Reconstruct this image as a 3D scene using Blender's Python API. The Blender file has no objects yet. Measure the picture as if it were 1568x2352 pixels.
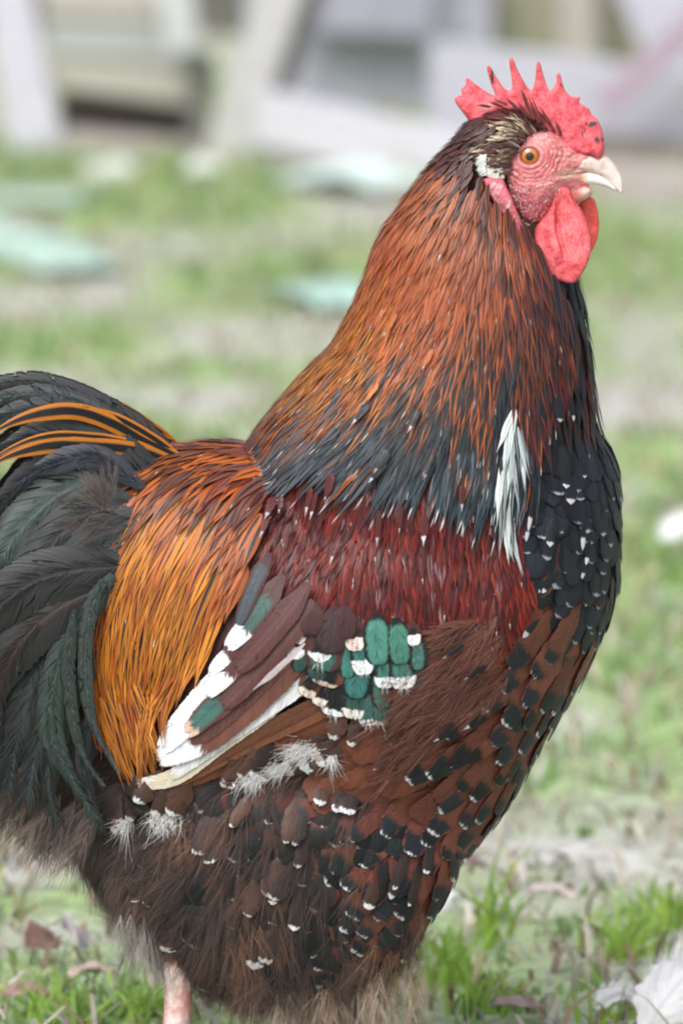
import bpy, bmesh, math, random
import numpy as np
from mathutils import Vector, Matrix, geometry, noise
from mathutils.bvhtree import BVHTree

random.seed(7); rng = np.random.default_rng(7)
scene = bpy.context.scene
COL = scene.collection

# ------------------------------------------------------------------ camera
CAM_H, CAM_D, PITCH = 0.90, 3.5, 0.16
cam_data = bpy.data.cameras.new('camera'); cam = bpy.data.objects.new('camera', cam_data)
COL.objects.link(cam); scene.camera = cam
cam.location = (0, -CAM_D, CAM_H)
cam.rotation_euler = (math.pi/2 - PITCH, 0, 0)
cam_data.sensor_fit = 'VERTICAL'; cam_data.sensor_height = 36
DIST = CAM_D/math.cos(PITCH)
cam_data.lens = 36*DIST/0.56
cam_data.clip_end = 500
cam_data.dof.use_dof = True
cam_data.dof.focus_distance = DIST - 0.045
cam_data.dof.aperture_fstop = cam_data.lens/30.0
cam_data.dof.aperture_blades = 0

# ------------------------------------------------------------------ world and sun
SUN_EL, SUN_AZ = math.radians(52), math.radians(205)     # azimuth from +Y, clockwise
world = bpy.data.worlds.new('World'); scene.world = world; world.use_nodes = True
wn = world.node_tree; wn.nodes.clear()
w_out = wn.nodes.new('ShaderNodeOutputWorld'); w_bg = wn.nodes.new('ShaderNodeBackground')
w_sky = wn.nodes.new('ShaderNodeTexSky'); w_sky.sky_type = 'NISHITA'; w_sky.sun_disc = False
w_sky.sun_elevation = SUN_EL; w_sky.sun_rotation = SUN_AZ
w_sky.air_density = 1.0; w_sky.dust_density = 4.0; w_sky.ozone_density = 1.0
w_hs = wn.nodes.new('ShaderNodeHueSaturation'); w_hs.inputs['Saturation'].default_value = 0.38   # cloud cover greys the sky
wn.links.new(w_sky.outputs[0], w_hs.inputs['Color']); wn.links.new(w_hs.outputs[0], w_bg.inputs['Color'])
w_bg.inputs['Strength'].default_value = 0.15
wn.links.new(w_bg.outputs[0], w_out.inputs[0])
sun_data = bpy.data.lights.new('sun', 'SUN'); sun = bpy.data.objects.new('sun', sun_data); COL.objects.link(sun)
sun_data.energy = 1.5; sun_data.angle = math.radians(35); sun_data.color = (1, .97, .93)
sd = Vector((math.sin(SUN_AZ)*math.cos(SUN_EL), math.cos(SUN_AZ)*math.cos(SUN_EL), math.sin(SUN_EL)))
sun.rotation_euler = sd.to_track_quat('Z', 'Y').to_euler()
scene.view_settings.view_transform = 'Standard'; scene.view_settings.look = 'None'
scene.view_settings.exposure = 0.46; scene.view_settings.gamma = 1
scene.cycles.filter_width = 2.1      # the lens draws a little soft
scene.cycles.max_bounces = 6; scene.cycles.transparent_max_bounces = 12

# ------------------------------------------------------------------ photo measurements -> places
K = 0.56/DIST/2352.0          # one measuring unit of the 1568 x 2352 survey grid, as a slope
U = 0.56/2352.0               # the same unit in metres at the bird
RT = Vector((1, 0, 0)); UP = Vector((0, math.sin(PITCH), math.cos(PITCH))); FW = Vector((0, math.cos(PITCH), -math.sin(PITCH)))
CP = Vector((0, -CAM_D, CAM_H))
def ray(px, py): return (FW + RT*((px-784)*K) + UP*((1176-py)*K))
def P(px, py, y=0.0):
    d = ray(px, py); return CP + d*((y-CP.y)/d.y)
def G(px, py, z=0.0):
    d = ray(px, py); return CP + d*((z-CP.z)/d.z)
def proj(p):
    v = Vector(p)-CP; f = v.dot(FW)
    return (784 + v.dot(RT)/f/K, 1176 - v.dot(UP)/f/K)
def proj_np(a):
    v = a - np.array(CP); f = v@np.array(FW)
    return 784 + (v@np.array(RT))/f/K, 1176 - (v@np.array(UP))/f/K

# ------------------------------------------------------------------ helpers
def link(o, parent=None):
    COL.objects.link(o)
    if parent is not None: o.parent = parent
    return o
def tag(o, label=None, cat=None, group=None, kind=None):
    if label: o['label'] = label
    if cat: o['category'] = cat
    if group: o['group'] = group
    if kind: o['kind'] = kind
    return o
def empty(name, loc=(0, 0, 0)):
    o = bpy.data.objects.new(name, None); o.location = loc; o.empty_display_size = .05
    return link(o)
def mesh_np(name, V, F, mat, parent=None, smooth=True, attrs=None, origin=None):
    """V (n,3), F (m,4) or (m,3); attrs: name -> (type, array)"""
    V = np.asarray(V, dtype=np.float32)
    if parent is not None: V = V - np.array(parent_world(parent), dtype=np.float32)
    elif origin is not None: V = V - np.array(origin, dtype=np.float32)
    F = np.asarray(F, dtype=np.int32); m, k = F.shape
    me = bpy.data.meshes.new(name)
    me.vertices.add(len(V)); me.vertices.foreach_set('co', V.ravel())
    me.loops.add(m*k); me.loops.foreach_set('vertex_index', F.ravel())
    me.polygons.add(m); me.polygons.foreach_set('loop_start', np.arange(0, m*k, k, dtype=np.int32))
    me.polygons.foreach_set('loop_total', np.full(m, k, dtype=np.int32))
    if smooth: me.polygons.foreach_set('use_smooth', np.ones(m, dtype=bool))
    me.update(calc_edges=True)
    for an, (ty, arr) in (attrs or {}).items():
        at = me.attributes.new(an, ty, 'POINT')
        arr = np.asarray(arr, dtype=np.float32)
        if ty == 'FLOAT_COLOR':
            if arr.shape[1] == 3: arr = np.hstack([arr, np.ones((len(arr), 1), dtype=np.float32)])
            at.data.foreach_set('color', arr.ravel())
        elif ty == 'FLOAT_VECTOR': at.data.foreach_set('vector', arr.ravel())
        else: at.data.foreach_set('value', arr.ravel())
    o = bpy.data.objects.new(name, me)
    if mat: me.materials.append(mat)
    if parent is None and origin is not None: o.location = origin
    return link(o, parent)
def parent_world(p):
    w = Vector((0, 0, 0))
    while p is not None: w += p.location; p = p.parent
    return w
def catmull(pts, n):
    pts = [np.array(p, dtype=float) for p in pts]
    if len(pts) == 2: return [pts[0]+(pts[1]-pts[0])*t for t in np.linspace(0, 1, n+1)]
    q = [2*pts[0]-pts[1]] + pts + [2*pts[-1]-pts[-2]]
    out = []; m = len(pts)-1
    for i in range(n+1):
        s = i*m/n; k = min(int(s), m-1); t = s-k
        a, b, c, d = q[k:k+4]
        out.append(.5*((2*b)+(c-a)*t+(2*a-5*b+4*c-d)*t*t+(3*b-a-3*c+d)*t**3))
    return out
def closed_catmull(pts, per=4):
    n = len(pts); out = []
    P_ = [np.array(p, float) for p in pts]
    for i in range(n):
        a, b, c, d = P_[i-1], P_[i], P_[(i+1) % n], P_[(i+2) % n]
        for j in range(per):
            t = j/per
            out.append(.5*((2*b)+(c-a)*t+(2*a-5*b+4*c-d)*t*t+(3*b-a-3*c+d)*t**3))
    return np.array(out)
def in_poly(x, y, poly):
    x = np.asarray(x, float); y = np.asarray(y, float); r = np.zeros(x.shape, bool); n = len(poly)
    for i in range(n):
        x0, y0 = poly[i]; x1, y1 = poly[(i+1) % n]
        if y0 == y1: continue
        c = ((y0 > y) != (y1 > y)) & (x < (x1-x0)*(y-y0)/(y1-y0)+x0); r ^= c
    return r
def seg_dist(x, y, poly):
    d = np.full(np.shape(x), 1e9); n = len(poly)
    for i in range(n):
        x0, y0 = poly[i]; x1, y1 = poly[(i+1) % n]
        dx, dy = x1-x0, y1-y0; L = dx*dx+dy*dy+1e-12
        t = np.clip(((x-x0)*dx+(y-y0)*dy)/L, 0, 1)
        d = np.minimum(d, np.hypot(x-x0-t*dx, y-y0-t*dy))
    return d
def smst(a, b, x):
    t = np.clip((x-a)/(b-a), 0, 1); return t*t*(3-2*t)
def vnoise(x, y, s, seed=0, oct=3):
    return noise.fractal(Vector((x*s, y*s, seed*13.7)), 1.0, 2.0, oct)

# ------------------------------------------------------------------ material kit
class NT:
    def __init__(s, name):
        s.m = bpy.data.materials.new(name); s.m.use_nodes = True
        s.t = s.m.node_tree; s.t.nodes.clear()
        s.out = s.t.nodes.new('ShaderNodeOutputMaterial'); s.p = s.t.nodes.new('ShaderNodeBsdfPrincipled')
        s.t.links.new(s.p.outputs[0], s.out.inputs[0])
    def n(s, ty, **k):
        nd = s.t.nodes.new(ty)
        for a, b in k.items(): setattr(nd, a, b)
        return nd
    def l(s, a, b): s.t.links.new(a, b)
    def setv(s, inp, v):
        if hasattr(v, 'is_output') or isinstance(v, bpy.types.NodeSocket): s.l(v, inp)
        else: inp.default_value = v
    def math(s, op, a, b=0.0, c=0.0, clamp=False):
        nd = s.n('ShaderNodeMath', operation=op, use_clamp=clamp)
        s.setv(nd.inputs[0], a); s.setv(nd.inputs[1], b)
        if op in ('MULTIPLY_ADD', 'SMOOTH_MIN', 'WRAP', 'COMPARE'): s.setv(nd.inputs[2], c)
        return nd.outputs[0]
    def step(s, x, a, b, o0=0.0, o1=1.0):
        nd = s.n('ShaderNodeMapRange', interpolation_type='SMOOTHSTEP')
        s.setv(nd.inputs[0], x); s.setv(nd.inputs[1], a); s.setv(nd.inputs[2], b); s.setv(nd.inputs[3], o0); s.setv(nd.inputs[4], o1)
        return nd.outputs[0]
    def mix(s, f, a, b, bt='MIX'):
        nd = s.n('ShaderNodeMix', data_type='RGBA', blend_type=bt)
        s.setv(nd.inputs[0], f)
        for inp, v in ((nd.inputs[6], a), (nd.inputs[7], b)):
            if isinstance(v, tuple): inp.default_value = (*v[:3], 1)
            else: s.l(v, inp)
        return nd.outputs[2]
    def attr(s, name): return s.n('ShaderNodeAttribute', attribute_name=name)
    def xyz(s, v):
        nd = s.n('ShaderNodeSeparateXYZ'); s.l(v, nd.inputs[0]); return nd.outputs
    def comb(s, x, y, z):
        nd = s.n('ShaderNodeCombineXYZ'); s.setv(nd.inputs[0], x); s.setv(nd.inputs[1], y); s.setv(nd.inputs[2], z); return nd.outputs[0]
    def noise(s, vec, scale=1.0, detail=2.0, rough=.5):
        nd = s.n('ShaderNodeTexNoise'); nd.inputs['Scale'].default_value = scale
        nd.inputs['Detail'].default_value = detail; nd.inputs['Roughness'].default_value = rough
        if vec is not None: s.l(vec, nd.inputs['Vector'])
        return nd.outputs[0]
    def bump(s, h, strength, dist):
        nd = s.n('ShaderNodeBump'); nd.inputs['Strength'].default_value = strength; nd.inputs['Distance'].default_value = dist
        s.l(h, nd.inputs['Height']); s.l(nd.outputs[0], s.p.inputs['Normal'])
    def obj(s): return s.n('ShaderNodeTexCoord').outputs['Object']

def mat_feather(name, rough=.48, spec=.28, barb=1100., sheen=.02, slope=1.3, vs=1., fringe=.6, contrast=1., jamp=.35, split=0.):
    k = NT(name)
    f = k.xyz(k.attr('fuv').outputs['Vector']); u, v, seed = f
    g = k.xyz(k.attr('fpar').outputs['Vector']); hw, st, tip = g
    e = k.xyz(k.attr('fdim').outputs['Vector']); ln, wd, soft = e
    au = k.math('ABSOLUTE', u)
    s_ = k.math('SUBTRACT', k.math('MULTIPLY', k.math('MULTIPLY', v, ln), vs), k.math('MULTIPLY', k.math('MULTIPLY', au, wd), slope))
    s_ = k.math('ADD', s_, k.math('MULTIPLY', k.math('SIGN', u), .31))
    nz = k.noise(k.comb(k.math('MULTIPLY', s_, barb), k.math('MULTIPLY', au, 1.2), k.math('MULTIPLY', seed, 31.)), 1., 2., .6)
    nl = k.noise(k.comb(k.math('MULTIPLY', v, 3.), k.math('MULTIPLY', u, 1.5), k.math('MULTIPLY', seed, 57.)), 1., 3., .6)
    nc = k.math('SUBTRACT', nz, .5); ncl = k.math('SUBTRACT', nl, .5)
    jit = k.math('ADD', k.math('MULTIPLY', nc, .9), k.math('MULTIPLY', ncl, .5))
    a1 = k.math('ADD', au, k.math('MULTIPLY', jit, jamp))
    stripe = k.math('MULTIPLY', k.step(k.math('SUBTRACT', a1, hw), -.14, .14, 1., 0.), k.step(k.math('SUBTRACT', k.math('ADD', v, k.math('MULTIPLY', jit, .22)), st), -.05, .05))
    tv = k.math('ADD', v, k.math('MULTIPLY', jit, .16))
    tipm = k.math('MULTIPLY', k.step(k.math('SUBTRACT', tv, tip), -.025, .025), k.step(a1, .78, .98, 1., 0.))
    c = k.mix(stripe, k.attr('cA').outputs['Color'], k.attr('cB').outputs['Color'])
    c = k.mix(tipm, c, k.attr('cT').outputs['Color'])
    shaft = k.step(au, .03, .09, 1., 0.)
    var = k.math('ADD', 1-.36*contrast, k.math('ADD', k.math('MULTIPLY', nz, .5*contrast), k.math('MULTIPLY', nl, .22*contrast)))
    var = k.math('MULTIPLY', var, k.math('SUBTRACT', 1., k.math('MULTIPLY', shaft, .15)))
    c2 = k.n('ShaderNodeVectorMath', operation='SCALE'); k.l(c, c2.inputs[0]); k.l(var, c2.inputs['Scale'])
    k.l(c2.outputs[0], k.p.inputs['Base Color'])
    k.p.inputs['Roughness'].default_value = rough; k.p.inputs['Specular IOR Level'].default_value = spec
    k.p.inputs['Sheen Weight'].default_value = sheen; k.p.inputs['Sheen Roughness'].default_value = .4
    k.p.inputs['Sheen Tint'].default_value = (.8, .85, 1, 1)
    h = k.math('ADD', nz, k.math('MULTIPLY', shaft, -.4))
    k.bump(h, .35, .0006)
    if fringe > 0:     # barbs part at the rim of the vane
        ed = k.math('MAXIMUM', k.math('POWER', au, 2.), k.math('MULTIPLY', k.math('SUBTRACT', v, .72), 3.6))
        al = k.step(k.math('SUBTRACT', k.math('ADD', nz, k.math('MULTIPLY', ncl, .4)), k.math('MULTIPLY', k.step(ed, .55, 1.02), fringe)), -.05, .05)
        if split > 0:      # the vane parts along its barbs here and there
            ns = k.noise(k.comb(k.math('MULTIPLY', s_, 75.), k.math('MULTIPLY', au, .4), k.math('MULTIPLY', seed, 91.)), 1., 1., .5)
            sl = k.math('MULTIPLY', k.step(k.math('ABSOLUTE', k.math('SUBTRACT', ns, .56)), split*.4, split, 1., 0.), k.step(k.math('ADD', au, k.math('MULTIPLY', ncl, .8)), .2, .45))
            al = k.math('MULTIPLY', al, k.math('SUBTRACT', 1., sl))
        k.l(al, k.p.inputs['Alpha'])
    return k.m
def mat_strand(name, rough=.6):
    k = NT(name)
    k.l(k.attr('cA').outputs['Color'], k.p.inputs['Base Color'])
    k.p.inputs['Roughness'].default_value = rough; k.p.inputs['Specular IOR Level'].default_value = .25
    k.p.inputs['Sheen Weight'].default_value = .2
    return k.m
def mat_noisy(name, c0, c1, scale, rough=.6, bump=.3, bdist=.002, stretch=(1, 1, 1), spec=.4, sss=0., sss_col=None, detail=4., lo=.35, hi=.65):
    k = NT(name); co = k.obj()
    mp = k.n('ShaderNodeMapping'); mp.inputs['Scale'].default_value = stretch; k.l(co, mp.inputs[0])
    nz = k.noise(mp.outputs[0], scale, detail, .6)
    k.l(k.mix(k.step(nz, lo, hi), c0, c1), k.p.inputs['Base Color'])
    k.p.inputs['Roughness'].default_value = rough; k.p.inputs['Specular IOR Level'].default_value = spec
    if sss > 0:
        k.p.inputs['Subsurface Weight'].default_value = sss; k.p.inputs['Subsurface Radius'].default_value = (.006, .002, .0015)
        k.p.inputs['Subsurface Scale'].default_value = 1.0
    k.bump(k.noise(mp.outputs[0], scale*3, 3., .6), bump, bdist)
    return k.m
# ================================================================== ROOSTER: body surface
rooster = empty('rooster', (P(640, 2560).x, 0, 0))
tag(rooster, 'large rooster with red comb, orange hackles and white flecked dark breast, standing in profile', 'rooster')
RO = rooster.location

def loft(bm, st, depth0=0.0, nseg=28, frame=None):
    """st: (px, py, in-plane radius, depth radius, [depth centre]) in survey units"""
    cs = [np.array(P(s[0], s[1], 0.0)) for s in st]
    rings = []
    for i, s in enumerate(st):
        a = cs[max(i-1, 0)]; b = cs[min(i+1, len(cs)-1)]
        t = b-a; t[1] = 0; t /= np.linalg.norm(t); nrm = np.array([-t[2], 0, t[0]])
        if frame == 'v': nrm = np.array([0, 0, 1.])
        if frame == 'h': nrm = np.array([1., 0, 0])
        ra, rb = s[2]*U, s[3]*U; yc = (s[4] if len(s) > 4 else depth0)*U
        rings.append([bm.verts.new(cs[i] + nrm*ra*math.cos(q) + np.array([0, yc + rb*math.sin(q), 0]))
                      for q in [2*math.pi*j/nseg for j in range(nseg)]])
    for i in range(len(rings)-1):
        for j in range(nseg):
            bm.faces.new((rings[i][j], rings[i][(j+1) % nseg], rings[i+1][(j+1) % nseg], rings[i+1][j]))
    bm.faces.new(rings[0][::-1]); bm.faces.new(rings[-1])
bm = bmesh.new()
loft(bm, [(30, 1400, 140, 50), (110, 1420, 250, 110), (300, 1440, 370, 190), (520, 1480, 430, 250), (760, 1510, 450, 285), (980, 1480, 465, 295),
          (1140, 1390, 430, 275), (1260, 1300, 355, 225), (1350, 1240, 265, 160), (1395, 1220, 190, 100), (1412, 1215, 120, 50)], frame='v')
loft(bm, [(990, 1330, 420, 270), (990, 1180, 420, 265), (988, 1080, 400, 250), (990, 1020, 385, 235), (1014, 950, 354, 218), (1038, 885, 322, 200), (1070, 820, 284, 182), (1092, 700, 244, 155),
          (1098, 620, 222, 138), (1080, 560, 185, 120), (1070, 510, 140, 104), (1080, 440, 105, 78), (1110, 370, 78, 60), (1140, 320, 50, 42)], frame='h')
loft(bm, [(1070, 375, 40, 34), (1095, 360, 66, 54), (1150, 342, 82, 66), (1185, 340, 76, 58), (1215, 348, 66, 44), (1270, 375, 50, 34), (1320, 392, 24, 20)], frame='v')
loft(bm, [(1200, 400, 60, 36), (1225, 470, 48, 30), (1225, 540, 55, 50), (1210, 640, 115, 100), (1195, 760, 150, 120)], frame='h')
for sg in (-1, 1):   # thighs
    loft(bm, [(640, 1700, 330, 120, 100*sg), (650, 1850, 360, 150, 110*sg), (655, 1980, 385, 150, 105*sg), (655, 2070, 330, 145, 100*sg),
              (660, 2140, 280, 130, 95*sg), (665, 2195, 235, 110, 90*sg), (670, 2235, 170, 90, 85*sg), (670, 2260, 100, 60, 85*sg)], frame='h')
loft(bm, [(960, 1650, 290, 230), (930, 1750, 270, 220), (895, 1850, 250, 200), (865, 1930, 208, 180), (835, 2000, 185, 165), (800, 2080, 165, 150), (790, 2140, 145, 130), (785, 2190, 120, 110), (780, 2225, 60, 60)], frame='h')
loft(bm, [(400, 1720, 290, 160), (415, 1850, 275, 150), (445, 1930, 262, 140), (478, 2010, 245, 130), (505, 2080, 222, 120), (535, 2145, 190, 100), (565, 2200, 120, 80), (570, 2225, 60, 40)], frame='h')
for sg in (-1, 1):   # folded wing bulge
    loft(bm, [(330, 1800, 40, 16, 215*sg), (480, 1650, 120, 40, 215*sg), (680, 1500, 190, 60, 225*sg), (880, 1400, 210, 70, 228*sg), (1060, 1330, 160, 55, 225*sg), (1150, 1300, 70, 25, 220*sg)])
me = bpy.data.meshes.new('tmp'); bm.to_mesh(me); bm.free()
tmp = bpy.data.objects.new('tmp', me); COL.objects.link(tmp)
md = tmp.modifiers.new('r', 'REMESH'); md.mode = 'VOXEL'; md.voxel_size = .0042; md.use_smooth_shade = True
ms = tmp.modifiers.new('s', 'SMOOTH'); ms.factor = .5; ms.iterations = 14
dg = bpy.context.evaluated_depsgraph_get()
bme = bpy.data.meshes.new_from_object(tmp.evaluated_get(dg))
bpy.data.objects.remove(tmp)
nv = len(bme.vertices); BV = np.empty(nv*3, np.float32); bme.vertices.foreach_get('co', BV); BV = BV.reshape(-1, 3)
bme.transform(Matrix.Translation(-RO)); bme.name = 'body'
body = bpy.data.objects.new('body', bme); link(body, rooster)
for p_ in bme.polygons: p_.use_smooth = True
M_down = mat_noisy('dark down', (.018, .012, .010), (.05, .026, .018), 300, rough=.9, bump=.8, bdist=.002)
bme.materials.append(M_down)
BF = [tuple(p_.vertices) for p_ in bme.polygons]
bvh = BVHTree.FromPolygons([tuple(v) for v in BV.tolist()], BF)
def hit(px, py):
    d = ray(px, py).normalized()
    loc, nr, i, dd = bvh.ray_cast(CP, d)
    return loc, nr
# area-weighted samples over the near half of the body
def _tri():
    T = []
    for f in BF:
        T.append((f[0], f[1], f[2]))
        if len(f) == 4: T.append((f[0], f[2], f[3]))
    return np.array(T)
TR = _tri(); TA = BV[TR[:, 0]]; TB = BV[TR[:, 1]]; TC = BV[TR[:, 2]]
TN = np.cross(TB-TA, TC-TA); TAR = np.linalg.norm(TN, axis=1)/2; TN = TN/(2*TAR[:, None]+1e-12)
near = ((TA+TB+TC)[:, 1]/3 < .004)
W_ = TAR*near; AREA = W_.sum(); W_ = W_/W_.sum()
def surface_samples(n, r):
    i = rng.choice(len(W_), n, p=W_); a = rng.random(n); b = rng.random(n); m = a+b > 1; a[m] = 1-a[m]; b[m] = 1-b[m]
    pts = TA[i]+(TB[i]-TA[i])*a[:, None]+(TC[i]-TA[i])*b[:, None]
    cell = {}; keep = []
    for j, q in enumerate(pts):
        c = tuple((q/r).astype(int)); ok = True
        for dx in (-1, 0, 1):
            for dy in (-1, 0, 1):
                for dz in (-1, 0, 1):
                    for o in cell.get((c[0]+dx, c[1]+dy, c[2]+dz), ()):
                        e = q-o
                        if e@e < r*r: ok = False; break
                    if not ok: break
                if not ok: break
            if not ok: break
        if ok: cell.setdefault(c, []).append(q); keep.append(j)
    pts = pts[keep]; return pts
def field(guides):
    g = np.array(guides, float)
    def f(x, y):
        w = 1/(((g[:, 0]-x)**2+(g[:, 1]-y)**2)**1.5+200)
        d = (g[:, 2:4]*w[:, None]).sum(0); return d/(np.linalg.norm(d)+1e-9)
    g[:, 2:4] /= np.linalg.norm(g[:, 2:4], axis=1)[:, None]
    return f
def trace(root, fld, length, n, jit=0.0):
    p = Vector(root); out = [p.copy()]; nr = []
    loc, N, i, d = bvh.find_nearest(p); nr.append(N.copy()); h = length/n; prev = None
    ca, sa = math.cos(jit), math.sin(jit)
    for k in range(n):
        q = proj(p); d2 = fld(*q); dx = d2[0]*ca-d2[1]*sa; dy = d2[0]*sa+d2[1]*ca
        w = RT*dx - UP*dy; w = w - N*w.dot(N)
        if w.length < 1e-4: w = prev or RT
        w.normalize()
        if prev is not None: w = (w+prev).normalized()
        prev = w; p2 = p + w*h
        loc, N2, i, d = bvh.find_nearest(p2)
        # leave the surface where it falls away (tips float free)
        N = (N*.4+N2*.6).normalized(); p = loc; out.append(p.copy()); nr.append(N.copy())
    return out, nr

class Feathers:
    """collects feather blades, each a cupped strip with its own colours"""
    def __init__(s, n=10, cols=5): s.n = n; s.c = cols; s.V = []; s.A = {k: [] for k in ('cA', 'cB', 'cT', 'fuv', 'fpar', 'fdim')}; s.count = 0
    def add(s, pts, nrm, width, prof, colA, colB=None, colT=None, hw=-1, st=0, tip=2, lift=(0.0005, .003), cup=.25, seed=None, roll=0., ragged=.0, wave=0.):
        n = s.n; c = s.c; seed = random.random() if seed is None else seed
        Pt = np.array([tuple(p) for p in pts]); N = np.array([tuple(p) for p in nrm])
        if len(Pt) != n+1:
            q = np.linspace(0, len(Pt)-1, n+1); i0 = np.minimum(q.astype(int), len(Pt)-2); f = (q-i0)[:, None]
            Pt = Pt[i0]*(1-f)+Pt[i0+1]*f; N = N[i0]*(1-f)+N[i0+1]*f
        T = np.gradient(Pt, axis=0); T /= np.linalg.norm(T, axis=1)[:, None]+1e-9
        L = np.linalg.norm(np.diff(Pt, axis=0), axis=1).sum()
        N = N-T*(N*T).sum(1)[:, None]; N /= np.linalg.norm(N, axis=1)[:, None]+1e-9
        S = np.cross(T, N)
        if roll: N, S = N*math.cos(roll)+S*math.sin(roll), S*math.cos(roll)-N*math.sin(roll)
        v = np.linspace(0, 1, n+1); w = prof(v)*width*.5
        lf = lift[0]+(lift[1]-lift[0])*v**1.2
        u = np.linspace(-1, 1, c)
        if wave: Pt = Pt + S*(np.sin(v*5+seed*9)*wave*v)[:, None]
        base = Pt+N*lf[:, None]
        rg = 1+ragged*(rng.random((n+1, c))-.5)
        pos = base[:, None, :] + S[:, None, :]*(u[None, :]*w[:, None]*rg)[:, :, None] + N[:, None, :]*(cup*w[:, None]*(1-u[None, :]**2))[:, :, None]
        if ragged: pos = pos + T[:, None, :]*((rng.random((n+1, c))-.5)*ragged*L/n*.8*np.abs(u)[None, :])[:, :, None]
        s.V.append(pos.reshape(-1, 3)); m = (n+1)*c
        colB = colA if colB is None else colB; colT = colA if colT is None else colT
        for k, col in (('cA', colA), ('cB', colB), ('cT', colT)): s.A[k].append(np.tile(np.array(col[:3]), (m, 1)))
        s.A['fuv'].append(np.stack([np.tile(u, n+1), np.repeat(v, c), np.full(m, seed)], 1))
        s.A['fpar'].append(np.tile([hw, st, tip], (m, 1))); s.A['fdim'].append(np.tile([L, width*.5, 0], (m, 1)))
        s.count += 1
    def build(s, name, mat, parent, mirror=True, split=None):
        if not s.V: return None
        V = np.concatenate(s.V); A = {k: np.concatenate(v) for k, v in s.A.items()}
        n, c = s.n, s.c; q = []
        for i in range(n):
            for j in range(c-1): q.append((i*c+j, i*c+j+1, (i+1)*c+j+1, (i+1)*c+j))
        q = np.array(q); F = (q[None]+(np.arange(s.count)*(n+1)*c)[:, None, None]).reshape(-1, 4)
        if split is not None:      # the far-side twin is an object of its own
            V2 = V.copy(); V2[:, 1] *= -1
            mesh_np(name, V2, F[:, ::-1], mat, split, True, {k: ('FLOAT_COLOR' if k[0] == 'c' else 'FLOAT_VECTOR', v) for k, v in A.items()})
        elif mirror:
            V2 = V.copy(); V2[:, 1] *= -1; F = np.concatenate([F, F[:, ::-1]+len(V)]); V = np.concatenate([V, V2])
            A = {k: np.concatenate([v, v]) for k, v in A.items()}
        at = {k: ('FLOAT_COLOR' if k[0] == 'c' else 'FLOAT_VECTOR', v) for k, v in A.items()}
        return mesh_np(name, V, F, mat, parent, True, at)
def pr_hackle(v): return np.clip(np.minimum(1, v*6+.25), 0, 1)*(1-smst(.45, 1.0, v)**1.1*.97)
def pr_round(v): return (np.minimum(1, v*2.5+.25))*np.sqrt(np.clip(1-np.clip((v-.62)/.38, 0, 1)**2.2, 0.0004, 1))
def pr_blade(v): return (np.minimum(1, v*3+.3))*np.sqrt(np.clip(1-np.clip((v-.8)/.2, 0, 1)**2, 0.0004, 1))*(1-.15*v)
def pr_sickle(v): return np.minimum(1, v*4+.3)*(1-smst(.55, 1, v)*.93)

class Strands:
    """collects fine barbs as tapering ribbons"""
    def __init__(s, n=4): s.n = n; s.V = []; s.C = []; s.count = 0
    def add(s, pts, side, w, col0, col1=None):
        """pts (k, n+1, 3), side (k, n+1, 3), w (k,), colours (k,3)"""
        n = s.n; k = len(pts); v = np.linspace(0, 1, n+1); wp = (1-.85*v)[None, :, None]*np.asarray(w)[:, None, None]*.5
        a = pts-side*wp; b = pts+side*wp
        s.V.append(np.stack([a, b], 2).reshape(-1, 3)); col1 = col0 if col1 is None else col1
        cc = col0[:, None, :]*(1-v)[None, :, None]+col1[:, None, :]*v[None, :, None]
        s.C.append(np.repeat(cc, 2, axis=1).reshape(-1, 3)); s.count += k
    def build(s, name, mat, parent, mirror=True):
        V = np.concatenate(s.V); C = np.concatenate(s.C); n = s.n
        q = np.array([(2*i, 2*i+1, 2*i+3, 2*i+2) for i in range(n)])
        F = (q[None]+(np.arange(s.count)*(n+1)*2)[:, None, None]).reshape(-1, 4)
        if mirror:
            V2 = V.copy(); V2[:, 1] *= -1; F = np.concatenate([F, F[:, ::-1]+len(V)]); V = np.concatenate([V, V2]); C = np.concatenate([C, C])
        return mesh_np(name, V, F, mat, parent, True, {'cA': ('FLOAT_COLOR', C)})
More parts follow.
